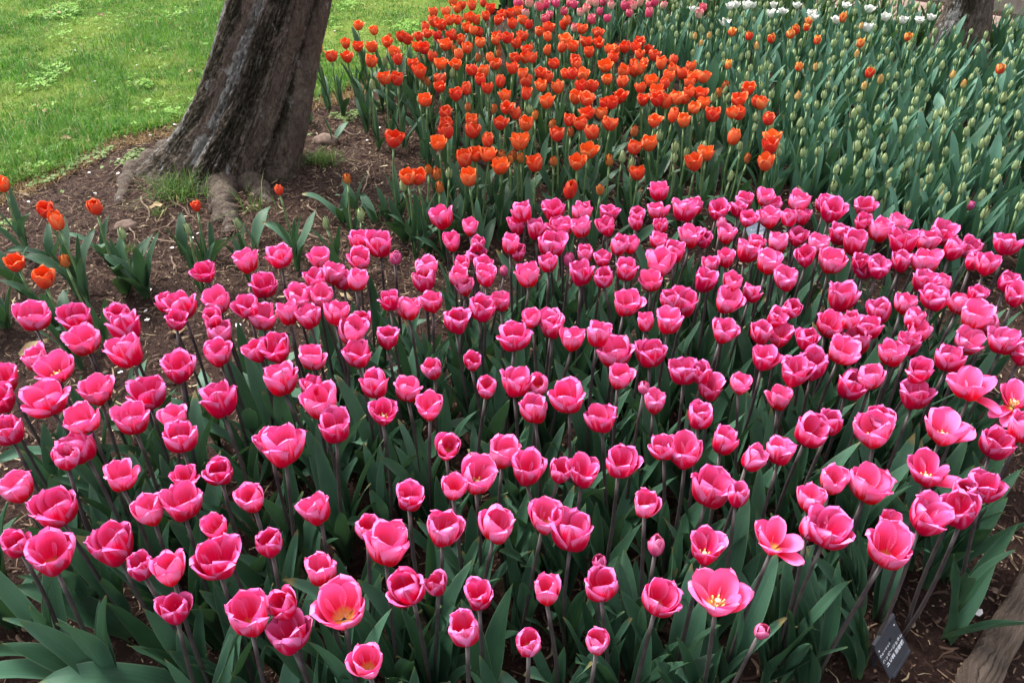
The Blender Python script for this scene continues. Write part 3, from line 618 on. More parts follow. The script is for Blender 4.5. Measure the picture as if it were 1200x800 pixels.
for x, y, w in pts('pink'):
    if (x, y) in ((1138, 240), (514, 46)): continue
    key = (x, y); h = 0.45 + rnd.gauss(0, 0.016)
    p = gp(x, y, h); z = depth(p); wm = w * z / FPX
    if w < 16 and y < 340 or w <= 10: st = 'bud'
    elif w in (17, 18, 21) and y > 600: st = 'bud'
    elif wm > 0.092: st = 'wide'
    elif wm > 0.066: st = 'open'
    elif wm > 0.049: st = 'cup'
    elif wm > 0.030: st = 'tight'
    else: st = 'bud'
    az = None; torn_here = key in TORN
    fm = TORN[key] if torn_here else rnd.choice(FL[st])
    sc = (0.84 if key == (908, 632) else max(0.8, min(1.05, wm / 0.078))) if torn_here else max(0.78, min(1.18, 0.97 * wm / fm['wid']))
    if torn_here: az = 0.0
    if key in ((891, 737), (755, 453), (591, 317)): sc = 0.72
    lab = TORN_LABEL.get(key) or f'{PINK_WORD[st]} pink tulip {zone_pink(x, y)}, {where(x, y)}'
    lv = ['spread' if rnd.random() < 0.22 else 'mid', 'mid', 'mid', 'up', 'mid', 'up']
    if x < 430 and y < 400: lv = ['spread', 'mid']
    if key in EXTRA: lv = EXTRA[key] + lv[1:]
    tulip('pink_tulip', lab, 'tulip', 'pink tulips in bloom', p, fm, sc, (rnd.gauss(0.0, 0.025), rnd.gauss(0, 0.022)), 'stem_dark', 'leaf', lv,
          'flower' if st != 'bud' else 'bud', 0.11, az, (st == 'wide' and rnd.random() < 0.75) or (st == 'open' and rnd.random() < 0.25) or (torn_here and key != (908, 632)), 1.06 if y > 330 else 0.97)

# ------------------------------------------------------------------ the bed of orange tulips
def zone_orange(x, y):
    if x < 300: return 'on bare soil by the tree'
    if x < 430: return 'at the lawn edge of its bed'
    if y > 165: return 'along the near edge of its bed'
    if y < 40: return 'at the far end of its bed'
    return 'in the thick of its bed'
OL = ['spread', 'mid', 'up', 'mid']
for x, y in pts('orange'):
    p = gp(x, y, 0.325 + rnd.gauss(0, 0.014)); k = rnd.random()
    st = 'orange' if k < 0.66 else ('orange_wide' if k < 0.84 else 'orange_tight')
    if (x, y) in ((230, 241), (327, 222)): st = 'orange_tight'
    sc = rnd.uniform(0.98, 1.2) * (1.08 if y > 150 else 1.0)
    if (x, y) in ((230, 241), (327, 222)): sc = 0.72
    wd = {'orange': 'cupped', 'orange_wide': 'open', 'orange_tight': 'narrow'}[st]
    lv = OL if x > 330 else ['mid', 'up', 'mid', 'up', 'spread']
    tulip('orange_tulip', f'{wd} orange red tulip {zone_orange(x, y)}, {where(x, y)}', 'tulip', 'orange tulips in bloom', p, rnd.choice(FL[st]), sc,
          (rnd.gauss(0, 0.018), rnd.gauss(0, 0.018)), 'stem_green', 'leaf_orange', lv, 'flower', 0.10, None, False, 0.86)
for x, y in pts('obud'):
    p = gp(x, y, 0.30 + rnd.gauss(0, 0.012))
    tulip('orange_tulip_bud', f'closed tan tulip bud {zone_orange(x, y)}, {where(x, y)}', 'tulip', 'orange tulips still closed', p, rnd.choice(FL['orange_bud']), rnd.uniform(1.0, 1.2),
          (rnd.gauss(0, 0.015), rnd.gauss(0, 0.015)), 'stem_green', 'leaf_orange', ['spread', 'mid', 'up'], 'bud', 0.08, None, False, 0.82)
for x, y in pts('gbud'):
    p = gp(x, y, (0.29 if x > 300 and x < 1000 and y < 215 else 0.24) + rnd.gauss(0, 0.01))
    tulip('green_tulip_bud', f'tight green tulip bud {zone_orange(x, y)}, {where(x, y)}', 'tulip', 'green buds in the orange bed', p, rnd.choice(FL['green_bud']), rnd.uniform(0.9, 1.1),
          (rnd.gauss(0, 0.012), rnd.gauss(0, 0.012)), 'stem_green', 'leaf_orange', ['mid', 'up', 'mid', 'up'] if x < 430 else ['spread', 'mid', 'up'], 'bud', 0.08, None, False, 0.78)
# plants without any flower
for x, y, n in ((150, 345, 4), (172, 350, 4), (215, 300, 2), (475, 285, 4), (455, 260, 3), (8, 385, 4), (30, 345, 3), (95, 345, 3), (520, 270, 3), (560, 262, 3), (610, 258, 2), (690, 262, 3), (830, 232, 3), (740, 255, 3), (390, 170, 2), (362, 145, 2), (905, 205, 4), (925, 195, 4), (940, 212, 4), (960, 228, 4), (1000, 262, 3), (1060, 262, 3), (930, 180, 3), (-12, 770, 4), (22, 735, 4), (-30, 700, 4), (10, 690, 3), (300, 292, 2), (348, 296, 2), (250, 305, 2), (402, 262, 3), (418, 248, 3), (440, 262, 3), (120, 300, 3), (62, 305, 3)):
    b = gp(x, y, 0.0); r = empty('flowerless_tulip', b, f'flowerless tulip plant of broad leaves on bare soil, {where(x, y - 20)}', 'tulip', 'tulip plants with leaves only')
    a = rnd.random() * 6.28
    for i in range(n):
        o = link('leaf', rnd.choice(LF['leaf' if y > 600 else 'leaf_orange' if x < 860 else 'leaf_blue', 'spread' if i % 2 == 0 else 'mid']), r); sc = rnd.uniform(0.85, 1.1) * (0.72 if x < 480 and y < 320 else 1)
        o.location = (0, 0, -0.01); o.rotation_euler = (rnd.gauss(0, 0.1), rnd.gauss(0, 0.1), a + i * 2.2); o.scale = (sc, sc * 1.2, sc)

# ------------------------------------------------------------------ the bed of budding tulips
HB = 0.29
def zone_bud(x, y):
    if y < 45: return 'near the footpath'
    if y > 190: return 'close behind the pink bed'
    if x > 1160: return 'beyond the thin tree'
    return 'in the budding bed'
taken = []
def put_bud(x, y, kind, name, label, group, h, sc=1.0, lv=('spread', 'mid', 'mid'), lmat='leaf_blue', part='bud', ls=1.03, p=None):
    p = gp(x, y, h) if p is None else p
    taken.append((p.x, p.y))
    return tulip(name, label, 'tulip', group, p, rnd.choice(FL[kind]), sc, (rnd.gauss(0, 0.012), rnd.gauss(0, 0.012)), 'stem_green', lmat, list(lv), part, 0.07, None, False, ls)
for x, y in pts('flame'):
    put_bud(x, y, 'flame', 'flame_tulip', f'red and yellow tulip just opening {zone_bud(x, y)}, {where(x, y)}', 'red and yellow tulips among green buds', 0.34, rnd.uniform(0.92, 1.1), part='flower')
for x, y in pts('ybud'):
    put_bud(x, y, 'yellow_bud', 'yellow_tulip_bud', f'closed yellow tulip bud tinged orange {zone_bud(x, y)}, {where(x, y)}', 'yellow buds among green ones', 0.32, rnd.uniform(0.9, 1.05))
put_bud(1138, 240, 'bud', 'stray_pink_tulip', 'lone pink tulip bud among the green budding plants behind the pink bed', None, 0.26, 0.8)
_p = gp(514, 46, 0.22); tulip('stray_pink_tulip', 'lone pink tulip among the orange ones near the lawn edge', 'tulip', None, _p, FL['cup'][0], 0.9, (0.02, 0.0), 'stem_green', 'leaf_orange', ['mid'], 'flower')
for x, y in pts('white'):
    put_bud(x, y, 'white', 'white_tulip', f'open white tulip {zone_bud(x, y)} above cream buds, {where(x, y)}', 'white tulips near the footpath', 0.31, rnd.uniform(0.9, 1.15), ('mid', 'up'), 'leaf_green', 'flower')
for i, (x, y) in enumerate(pts('coral')):
    p = gp(x, y, 0.32 + rnd.gauss(0, 0.015)); fm = FL['coral'][i % 5]
    taken.append((p.x, p.y))
    tulip('coral_tulip', f'{"pale blush" if i % 5 > 2 else "coral pink"} tulip behind the orange bed, {where(x, y)}', 'tulip', 'coral pink tulips behind the orange bed', p, fm, rnd.uniform(0.95, 1.15),
          (rnd.gauss(0, 0.012), rnd.gauss(0, 0.012)), 'stem_green', 'leaf_blue', ['mid', 'up', 'mid'], 'flower', 0.08, None, False, 0.85)
for x, y in pts('green'):
    put_bud(x, y, 'green_bud', 'budding_tulip', f'green budding tulip {zone_bud(x, y)}, {where(x, y)}', 'green budding tulips', HB + rnd.gauss(0, 0.012), rnd.uniform(0.85, 1.02), ('mid', 'mid', 'mid', 'up', 'up'))
T2 = gp(1112, 84)
hp = pline([(893, 165), (935, 188), (975, 222), (1050, 238), (1130, 252), (1225, 268), (1330, 285), (1420, 150), (1330, 60)], HB)
far0 = pa - pn * (PATH_W + 0.08)
fa, fb = far0 + pd * 3.5, far0 + pd * -4.5
bed = hp + [(fa.x, fa.y), (fb.x, fb.y)] + pline([(600, -25), (680, 5), (730, 18), (800, 55), (850, 105)], HB)
bx = np.array(bed); cand = []
gridc = {}
def okdist(x, y, d):
    i, j = int(x / 0.1), int(y / 0.1)
    for a in range(i - 2, i + 3):
        for b in range(j - 2, j + 3):
            for (u, v) in gridc.get((a, b), ()):
                if (u - x) ** 2 + (v - y) ** 2 < d * d: return False
    return True
def add(x, y): gridc.setdefault((int(x / 0.1), int(y / 0.1)), []).append((x, y))
for t in taken: add(*t)
for _ in range(60000):
    x = rnd.uniform(bx[:, 0].min(), bx[:, 0].max()); y = rnd.uniform(bx[:, 1].min(), bx[:, 1].max())
    if not poly_in(np.array([x]), np.array([y]), bed)[0]: continue
    if (x - T2.x) ** 2 + (y - T2.y) ** 2 < 0.085 or (abs(x - T2.x * y / T2.y) < 0.22 and -1.0 < y - T2.y < 0 and rnd.random() < 0.85): continue
    if okdist(x, y, 0.105 if rnd.random() < 0.75 else 0.08): add(x, y); cand.append((x, y))
cand.sort(key=lambda q: q[1] + 0.15 * abs(q[0] - 1.5))
nfar = 0; SV, SF, SU, SM = [], [], [], []
STUFF_M = [M['leaf_blue'], M['stem_green'], M['greenbud'], M['leaf_green'], M['palebud']]
LOWLEAF = [leaf_arrays(rng=G_(600 + i), nu=4, nv=8, **{k: v for k, v in (LSPEC['mid'] + LSPEC['up'] + LSPEC['spread'])[i % 12].items()}) for i in range(16)]
def addgeo(V, F, UV, mi, loc, az, sc):
    o = len(SV); c, s = math.cos(az), math.sin(az)
    for (x, y, z) in V: SV.append((loc[0] + (x * c - y * s) * sc, loc[1] + (x * s + y * c) * sc, loc[2] + z * sc))
    SF.extend([tuple(o + i for i in f) for f in F]); SU.extend(UV); SM.extend([mi] * len(F))
def bud_arrays(rng):
    V, F, UV = [], [], []
    for k in cup_specs(rng, 0.050, 0.0120, -1.0, -30, 1.0, 0.13, 1.2, 1.3, vm=0.42, ruff=0.0005):
        v, f, uv, sd = petal(rng=rng, nu=4, nv=6, **k); n = len(v) // 2
        o = len(V); V += v[:n]; F += [tuple(o + i for i in q) for q in f[:len(f) // 2]]; UV += uv[:n]
    return V, F, UV
BUDS = [bud_arrays(G_(620 + i)) for i in range(3)]
white_y = gp(900, 42, HB).y
n_ind = len(pts('green'))
for x, y in cand:
    q = Vector((x, y, HB + float(H(x, y)))); px, py = proj(q)
    vis = -15 < px < 1215 and py > -12
    far = y > white_y - 0.25 + 0.25 * fbm(x * 2, y * 2, 2, 4) and px > 735 or (px > 880 and (x - fa.x) * -pn.x + (y - fa.y) * -pn.y < 1.0)
    if vis and n_ind < 300:
        n_ind += 1
        put_bud(px, py, 'green_bud', 'budding_tulip', f'green budding tulip {zone_bud(px, py)}, {where(px, py)}', 'green budding tulips', HB, rnd.uniform(0.76, 0.98), ('mid', 'mid', 'up', 'mid', 'up'), p=q + Vector((0, 0, rnd.gauss(0, 0.018))))
        continue
    b = (x, y, float(H(x, y))); hh = HB * rnd.uniform(0.8, 1.08)
    a = rnd.random() * 6.28
    for i in range(5):
        v, f, uv = LOWLEAF[rnd.randrange(16)]
        addgeo(v, f, uv, 3 if far else 0, b, a + i * 2.2, rnd.uniform(0.74, 0.98))
    if rnd.random() < 0.66:
        v, f = tube([(0, 0, 0), (rnd.gauss(0, .004), rnd.gauss(0, .004), hh / 2), (0, 0, hh)], [0.004, 0.0036, 0.0034], 5, False); addgeo(v, f, [(0.5, 0.5)] * len(v), 1, b, 0, 1)
        v, f, uv = BUDS[rnd.randrange(3)]; addgeo(v, f, uv, 4 if far and rnd.random() < 0.75 else 2, (b[0], b[1], b[2] + hh), a, rnd.uniform(0.78, 1.02))
    nfar += 1
me = mesh('budding_tulip_mass', SV, SF, None, SU, [0.0] * len(SV), True, STUFF_M, SM)
tag(link('budding_tulip_mass', me), 'dense mass of green and cream budding tulips running back to the footpath', 'tulips', None, 'stuff')
# leafy planting beyond the far kerb
SV, SF, SU, SM = [], [], [], []
for _ in range(520):
    s = rnd.uniform(-4, 5); off = koff + 0.25 + rnd.random() ** 1.3 * 1.6; p = pa + pd * s + pn * off
    a = rnd.random() * 6.28
    for i in range(5):
        v, f, uv = LOWLEAF[rnd.randrange(16)]; addgeo(v, f, uv, 0, (p.x, p.y, float(H(p.x, p.y))), a + i * 1.3, rnd.uniform(0.5, 0.85))
me = mesh('far_leaf_planting', SV, SF, M['leaf_green'], SU, [0.0] * len(SV))
tag(link('leaf_undergrowth', me), 'low green leafy planting beyond the timber kerb', 'plants', None, 'stuff')
# ------------------------------------------------------------------ trees
def trunk_mesh(name, base_py, prof, lobes, flares, groove, strip_rng, hmax, twist, seed, base_px, nth=420, nh=430, mat=None, flat=0.92, moss=(), lichen_rimlight=()):
    """prof: (pixel row, left pixel, right pixel) of the trunk in the photo; above the photo it goes on at the same lean"""
    b = gp(base_px, base_py); Y = b.y
    pts_ = []
    for py, l, r in prof:
        dl, dr = ray(l, py), ray(r, py); t = Y / dl.y
        xl, xr, h = dl.x * t, dr.x * Y / dr.y, CAMZ + dl.z * t
        pts_.append((h, (xl + xr) / 2, (xr - xl) / 2))
    pts_.sort(); hs_ = [q[0] for q in pts_]
    slope = (pts_[-1][1] - pts_[-2][1]) / (pts_[-1][0] - pts_[-2][0])
    def cx(h): return np.interp(h, hs_, [q[1] for q in pts_]) if h <= hs_[-1] else pts_[-1][1] + slope * (h - hs_[-1])
    def rad(h): return np.interp(h, hs_, [q[2] for q in pts_]) if h <= hs_[-1] else pts_[-1][2] * (1 - 0.10 * (h - hs_[-1]))
    g0 = float(H(b.x, b.y)); hlo = g0 - 0.10
    hh = hlo + (hmax - hlo) * np.linspace(0, 1, nh) ** 1.6
    th = np.linspace(0, 2 * math.pi, nth, endpoint=False)
    V, SD, MO, LI = [], [], [], []
    def band(tt, l, k, sd):
        s = np.zeros(nth)
        for (ang, wd) in l:
            d = (tt - ang + math.pi) % (2 * math.pi) - math.pi
            s = np.maximum(s, np.clip(0.25 + k * 4.5, 0.25, 1) * np.clip(1.5 - (np.abs(d) + 0.35 * fbm(th * 9, np.full(nth, k * 5.0), 3, seed + sd)) / wd, 0, 1))
        return s
    for h in hh:
        k = h - g0; r0 = rad(max(h, hs_[0])); c = cx(max(h, hs_[0]))
        tt = th + twist * k
        r = np.ones(nth)
        for (n, a, p) in lobes: r += a * np.cos(n * tt + p)
        for (ang, wd, dep) in groove:
            d = (tt - ang + math.pi) % (2 * math.pi) - math.pi
            r -= dep * np.exp(-(d / wd) ** 2)
        for (ang, wd, amp, fall) in flares:
            d = (th - ang + math.pi) % (2 * math.pi) - math.pi
            r += amp * np.exp(-(d / wd) ** 2) * np.exp(-max(k, -0.02) / fall)
        r += 0.075 * fbm(th * 4 + 20 + 0.6 * twist * k, np.full(nth, k * 3.0), 4, seed) * (1 - np.exp(-np.minimum(th, 2 * math.pi - th) * 3))
        r += 0.060 * np.abs(fbm(th * 12 + 7 + 0.8 * twist * k, np.full(nth, k * 5.0), 4, seed + 3)) * (1 - np.exp(-np.minimum(th, 2 * math.pi - th) * 3))
        tb_ = th * 13 + 7 + 13 * 0.9 * twist * k; seam = 1 - np.exp(-np.minimum(th, 2 * math.pi - th) * 3)
        q1 = np.abs(fbm(tb_, np.full(nth, k * 7.0), 3, seed + 40)); q2 = np.abs(fbm(tb_ * 2.7, np.full(nth, k * 26.0), 3, seed + 41)); q3 = fbm(tb_ * 3.1, np.full(nth, k * 40.0), 4, seed + 42)
        bare = 1 - 0.75 * band(tt, strip_rng, k, 8)
        r -= seam * bare * (0.075 * np.exp(-(q1 / 0.035) ** 2) + 0.042 * np.exp(-(q2 / 0.05) ** 2)); r += seam * (0.4 + 0.6 * bare) * 0.045 * q3
        yo = 0.05 * k
        s = band(tt, strip_rng, k, 8); r -= 0.025 * s; MO.extend(band(tt, moss, k, 9)); LI.extend(band(tt, lichen_rimlight, k, 10))
        for i in range(nth):
            V.append((c + r0 * r[i] * math.cos(th[i]), Y + yo + r0 * flat * r[i] * math.sin(th[i]), h)); SD.append(s[i])
    Fc = grid_faces(nth, nh, 0, True); Fc.append(tuple(range((nh - 1) * nth, nh * nth)))
    top = Vector((cx(hmax), Y + 0.05 * (hmax - g0), hmax))
    return mesh(name, V, Fc, mat, None, SD, extra={'moss': MO, 'lichen_rimlight': LI}), b, top, rad(hmax), slope
D2 = math.radians
me, tb, top, tr, slope = trunk_mesh('leaning_trunk', 196, [(0, 262, 383), (30, 254, 377), (60, 246, 370), (112, 229, 361), (150, 212, 355), (172, 203, 350), (192, 206, 346)],
    [(3, 0.035, 0.6), (5, 0.03, 1.0), (2, 0.03, 0.5)], [(D2(188), 0.42, 0.75, 0.085), (D2(262), 0.30, 0.50, 0.07), (D2(225), 0.26, 0.34, 0.07), (D2(330), 0.30, 0.16, 0.08), (D2(100), 0.6, 0.3, 0.1)],
    [(D2(312), 0.05, 0.13), (D2(318), 0.14, 0.10), (D2(240), 0.05, 0.06), (D2(202), 0.05, 0.06), (D2(272), 0.06, 0.06)], [(D2(290), 0.15), (D2(338), 0.24), (D2(228), 0.10)], 2.6, -0.55, 31, 276, mat=M['bark'],
    moss=[(D2(207), 0.22), (D2(262), 0.24), (D2(312), 0.07)], lichen_rimlight=[(D2(238), 0.09), (D2(186), 0.14)])  # last dark band paints shade into the groove, last pale band a lit rim
TREEPOS = tb
t = empty('cherry_tree', tb, 'thick leaning tree trunk with flaking grey brown bark and spreading roots beside the lawn', 'tree')
def under(o, root):
    o.parent = root; o.matrix_parent_inverse = Matrix.Translation(root.location).inverted(); return o
under(link('trunk', me), t)
def limb(p, d, L, r, seed):
    q = random.Random(seed); path, rad = [], []
    dv = Vector(d).normalized(); c = Vector(p)
    for i in range(12):
        path.append(c.copy()); rad.append(r * (1 - 0.055 * i)); dv = (dv + Vector((q.gauss(0, .06), q.gauss(0, .06), 0.03))).normalized(); c += dv * L / 11
    v, f = tube(path, rad, 14); return mesh('limb', v, f, M['bark'], None, [0.0] * len(v))
under(link('limb', limb(top - Vector((0.03, 0, 0.12)), (0.75, 0.2, 0.8), 1.3, tr * 0.72, 1)), t)
under(link('limb', limb(top - Vector((-0.03, 0, 0.12)), (-0.6, 0.35, 0.9), 1.2, tr * 0.64, 2)), t)
def root_path(l, r0, r1, sink=0.25, nseg=26, seed=0):
    P = [gp(x, y) for x, y in l]; L = []
    q = random.Random(seed)
    for i in range(nseg):
        s = i / (nseg - 1) * (len(P) - 1); k = min(int(s), len(P) - 2); p = P[k].lerp(P[k + 1], s - k)
        rr = (r0 + (r1 - r0) * i / (nseg - 1)) * (1 + 0.16 * math.sin(i * 1.3 + seed))
        L.append((Vector((p.x + q.gauss(0, .003), p.y, float(H(p.x, p.y)) + rr * (0.32 - sink * i / nseg * 2.6))), rr))
    v, f = tube([a for a, _ in L], [b for _, b in L], 14)
    v = [x + Vector((0.5, 0.5, 1)) * 0.022 * float(fbm(x.x * 30, x.y * 30 + x.z * 21, 3, seed)) for x in v]
    return mesh('root', v, f, M['bark'], None, [0.5] * len(v))
for i, (l, a, b_) in enumerate([([(215, 182), (188, 190), (160, 200), (148, 215), (140, 240)], 0.075, 0.020), ([(256, 205), (262, 225), (261, 246), (258, 262)], 0.085, 0.030), ([(262, 240), (272, 258), (268, 276)], 0.040, 0.026),
                                ([(285, 212), (305, 226), (318, 240)], 0.07, 0.02), ([(235, 205), (222, 218), (214, 226)], 0.06, 0.02), ([(342, 190), (352, 198)], 0.045, 0.02)]):
    under(link('root', root_path(l, a, b_, seed=i + 3)), t)
me, tb2, top2, tr2, _ = trunk_mesh('second_trunk', 82, [(0, 1115, 1164), (22, 1106, 1161), (45, 1093, 1156), (60, 1086, 1149), (74, 1078, 1146)],
    [(3, 0.05, 2.1), (2, 0.04, 1.0), (5, 0.03, 0.2)], [(D2(190), 0.5, 0.35, 0.12), (D2(300), 0.4, 0.2, 0.1)], [(D2(325), 0.10, 0.14), (D2(262), 0.1, 0.06)], [(D2(305), 0.28), (D2(350), 0.2)], 3.0, -0.5, 57, 1112, 260, 220, M['bark'], moss=[(D2(215), 0.5)], lichen_rimlight=[(D2(200), 0.35)])
t2 = empty('cherry_tree', tb2, 'slimmer leaning tree trunk standing in the green budding tulips before the footpath', 'tree')
under(link('trunk', me), t2)
under(link('limb', limb(top2 - Vector((0.02, 0, 0.1)), (0.7, 0.3, 0.9), 1.3, tr2 * 0.7, 5)), t2)
under(link('limb', limb(top2 - Vector((-0.02, 0, 0.1)), (-0.4, 0.3, 1.0), 1.2, tr2 * 0.62, 6)), t2)

# ------------------------------------------------------------------ timber edging in the near corner
def edging():
    a, b = gp(1104, 880), gp(1272, 560); d = (b - a).normalized(); n = Vector((d.y, -d.x, 0)); L = (b - a).length
    ns = 320; prof = [(-0.064, -0.06), (-0.063, 0.0), (-0.062, 0.045), (-0.058, 0.054)] + [(o, 0.058) for o in np.linspace(-0.052, 0.052, 22)] + [(0.058, 0.054), (0.061, 0.045), (0.062, 0.0), (0.063, -0.06)]
    V, UV = [], []
    for i in range(ns + 1):
        s = i / ns; q = a + d * L * s
        lo = 0.012 * fbm(np.array(s * 75.0), np.array(4.0), 3, 79) + 0.022 * fbm(np.array(s * 9.0), np.array(1.0), 4, 71) + 0.007 * fbm(np.array(s * 40.0), np.array(2.0), 2, 72); ro = 0.018 * fbm(np.array(s * 8.0), np.array(5.0), 4, 73)
        step = 0.016 if 0.50 < s < 0.53 else 0
        for j, (o, z) in enumerate(prof):
            oo = o + float(lo if o < 0 else ro) + (step if o < -0.05 else 0); zz = z + ((0.007 * float(fbm(np.array(s * 9.0), np.array(o * 30), 3, 75)) - 0.007 * math.exp(-(float(fbm(np.array(s * 5.0), np.array(o * 60), 3, 76)) / 0.05) ** 2)) if z > 0.02 else 0)
            p = q + n * oo; p -= n * o * 0.50; V.append((p.x, p.y, float(H(q.x, q.y)) + zz)); UV.append((j / (len(prof) - 1), s * L * 4))
    m = len(prof); F = grid_faces(m, ns + 1)
    F.append(tuple(range(m))); F.append(tuple(ns * m + k for k in range(m))[::-1])
    return mesh('timber_edging', V, F, M['wood'], UV)
tag(link('timber_edging', edging()), 'weathered split timber edging beside the bare soil in the near corner', 'timber')

# ------------------------------------------------------------------ plant name plates
C0 = Vector((0, 0, CAMZ))
def plate_frame(c, sc):
    P = [C0 + (Vector(v) - C0) * sc for v in c]
    o = (P[0] + P[1] + P[2] + P[3]) / 4; x = (P[1] - P[0]); w = x.length; x.normalize(); y = (P[0] - P[3]); h = y.length; y = (y - x * y.dot(x)).normalized(); z = x.cross(y)
    return o, w, h, Matrix((x, y, z)).transposed()
def bevel_box(name, w, h, t, mat, bev=0.0015):
    V = []
    for (z, i) in ((-t, bev), (-t + bev, 0), (-bev, 0), (0, bev)):
        for sx, sy in ((-1, -1), (1, -1), (1, 1), (-1, 1)): V.append((sx * (w / 2 - i), sy * (h / 2 - i), z))
    F = grid_faces(4, 4, 0, True) + [(3, 2, 1, 0), (12, 13, 14, 15)]
    return mesh(name, V, F, mat, smooth=False)
def lettering(txt, size, loc, root, name='lettering', bold=0.0):
    cu = bpy.data.curves.new('lettering', 'FONT'); cu.body = txt; cu.size = size; cu.align_x = 'CENTER'; cu.align_y = 'CENTER'; cu.extrude = 0.0004; cu.offset = bold
    tmp = bpy.data.objects.new('tmp', cu); COL.objects.link(tmp); dg = bpy.context.evaluated_depsgraph_get()
    me = bpy.data.meshes.new_from_object(tmp.evaluated_get(dg)); bpy.data.objects.remove(tmp); bpy.data.curves.remove(cu)
    me.materials.clear(); me.materials.append(M['ink'])
    o = link(name, me, root); o.location = loc; return o
o_, w_, h_, R3 = plate_frame([(0.71167, 0.93202, 0.08541), (0.76769, 0.98901, 0.10518), (0.81901, 0.96633, 0.01523), (0.76298, 0.90935, -0.00453)], 0.965)
n3 = R3.col[2]
if n3.z < 0: R3 = Matrix((R3.col[0], R3.col[1], -n3)).transposed()
sg = empty('plant_label', o_, 'black plant name plate with white writing stuck in the soil beneath the pink tulips', 'sign')
sg.rotation_euler = R3.to_euler()
link('plate', bevel_box('plate', w_, h_, 0.004, M['plate']), sg)
rim = bevel_box('folded_rim', w_ + 0.001, 0.009, 0.007, M['plate']); ro_ = link('folded_rim', rim, sg); ro_.location = (0, h_ / 2 - 0.004, 0.004)
rim2 = bevel_box('bottom_lip', w_ * 0.9, 0.008, 0.004, M['plate']); ro2 = link('bottom_lip', rim2, sg); ro2.location = (0.003, -h_ / 2 - 0.001, 0.002)
lettering('チューリップ', 0.0068, (-0.018, 0.012, 0.0003), sg); lettering('ハッピージェネレ', 0.0094, (0.0, -0.004, 0.0003), sg)
lettering('ユリ科 園芸種', 0.0104, (0.0, -0.019, 0.0003), sg, bold=0.00025)
lettering('・', 0.016, (-0.033, 0.024, 0.0003), sg); lettering('●', 0.005, (0.030, 0.030, 0.0003), sg)
v, f = tube([o_ - n3 * 0.006 + Vector((0, 0, 0.02)), o_ - n3 * 0.02 - Vector((0, 0, 0.05)), Vector((o_.x, o_.y + 0.02, float(H(o_.x, o_.y)) - 0.05))], [0.004] * 3, 8)
k = link('stake', mesh('stake', v, f, M['plate'])); k.parent = sg; k.matrix_parent_inverse = (Matrix.Translation(sg.location) @ sg.rotation_euler.to_matrix().to_4x4()).inverted()
q = gp(889, 274, 0.10); sg2 = empty('plant_label', q, 'blue grey name plate half hidden by pink tulips at the back of their bed', 'sign')
sg2.rotation_euler = (R(38), 0, R(18))
link('plate', bevel_box('plate', 0.085, 0.10, 0.004, M['plate_blue']), sg2)
rr = link('folded_rim', bevel_box('folded_rim', 0.087, 0.010, 0.006, M['plate']), sg2); rr.location = (0, 0.05, 0.003)
lettering('チューリップ', 0.009, (0, 0.018, 0.0003), sg2); lettering('ピンク 園芸種', 0.010, (0, 0.0, 0.0003), sg2)
v, f = tube([(0, 0, -0.004), (0, -0.01, -0.09), (0, -0.02, -0.16)], [0.004] * 3, 8); link('stake', mesh('stake', v, f, M['plate']), sg2)

# ------------------------------------------------------------------ grass, clover, weeds, mulch
def blades(N, XY, lmin, lmax, wmin, wmax, lean, name, mat, zoff=0.012, clump=None):
    n = len(XY); x, y = XY[:, 0], XY[:, 1]; z = H(x, y) + zoff
    L = nrg.uniform(lmin, lmax, n) * (clump if clump is not None else 1); w = nrg.uniform(wmin, wmax, n); a = nrg.uniform(0, 6.283, n); ln = np.abs(nrg.normal(0, lean, n)) + 0.1
    ca, sa = np.cos(a), np.sin(a); V = np.empty((n, 5, 3), np.float32)
    for j, (t, k) in enumerate(((0, 1), (0, -1), (0.55, -0.8), (0.55, 0.8), (1, 0))):
        out = L * ln * t ** 1.7; up = L * t * np.sqrt(np.maximum(0.15, 1 - (ln * t ** 0.8) ** 2 * 0.6))
        V[:, j, 0] = x + ca * out - sa * w * k / 2; V[:, j, 1] = y + sa * out + ca * w * k / 2; V[:, j, 2] = z + up
    b = (np.arange(n) * 5)[:, None]
    q = np.concatenate([b + np.array([[0, 1, 2]]), b + np.array([[0, 2, 3]]), b + np.array([[3, 2, 4]])])
    return mesh(name, V.reshape(-1, 3), q, mat)
def sample(n, px0, px1, py0, py1, power=1.0):
    """ground points spread over the part of the ground the photo sees"""
    a = [gp(px0, py0), gp(px1, py0), gp(px0, py1), gp(px1, py1)]
    x0, x1 = min(p.x for p in a), max(p.x for p in a); y0, y1 = min(p.y for p in a), max(p.y for p in a)
    y = y0 + (y1 - y0) * nrg.random(n) ** power
    return np.stack([nrg.uniform(x0, x1, n), y], 1)
XY = sample(420000, -60, 560, -60, 262, 1.15)
inl = poly_in(XY[:, 0] + 0.10 * fbm(XY[:, 0] * 8, XY[:, 1] * 8, 3, 33), XY[:, 1] + 0.06 * fbm(XY[:, 0] * 9, XY[:, 1] * 9, 3, 34), lawn_poly)
soft = poly_in(XY[:, 0] + 0.3 * fbm(XY[:, 0] * 11, XY[:, 1] * 11, 3, 35), XY[:, 1] + 0.3 * fbm(XY[:, 0] * 13, XY[:, 1] * 13, 3, 36) + 0.09, lawn_poly)
inl = inl | (soft & (nrg.random(len(XY)) < 0.12))
XY = XY[inl]
dens = 0.58 + 1.5 * fbm(XY[:, 0] * 2.3, XY[:, 1] * 2.3, 4, 44)
XY = XY[nrg.random(len(XY)) < np.clip(dens + 0.25, 0.25, 1) * np.where(fbm(XY[:, 0] * 2.9, XY[:, 1] * 4.0, 4, 47) < -0.19, 0.22, 1.0)]
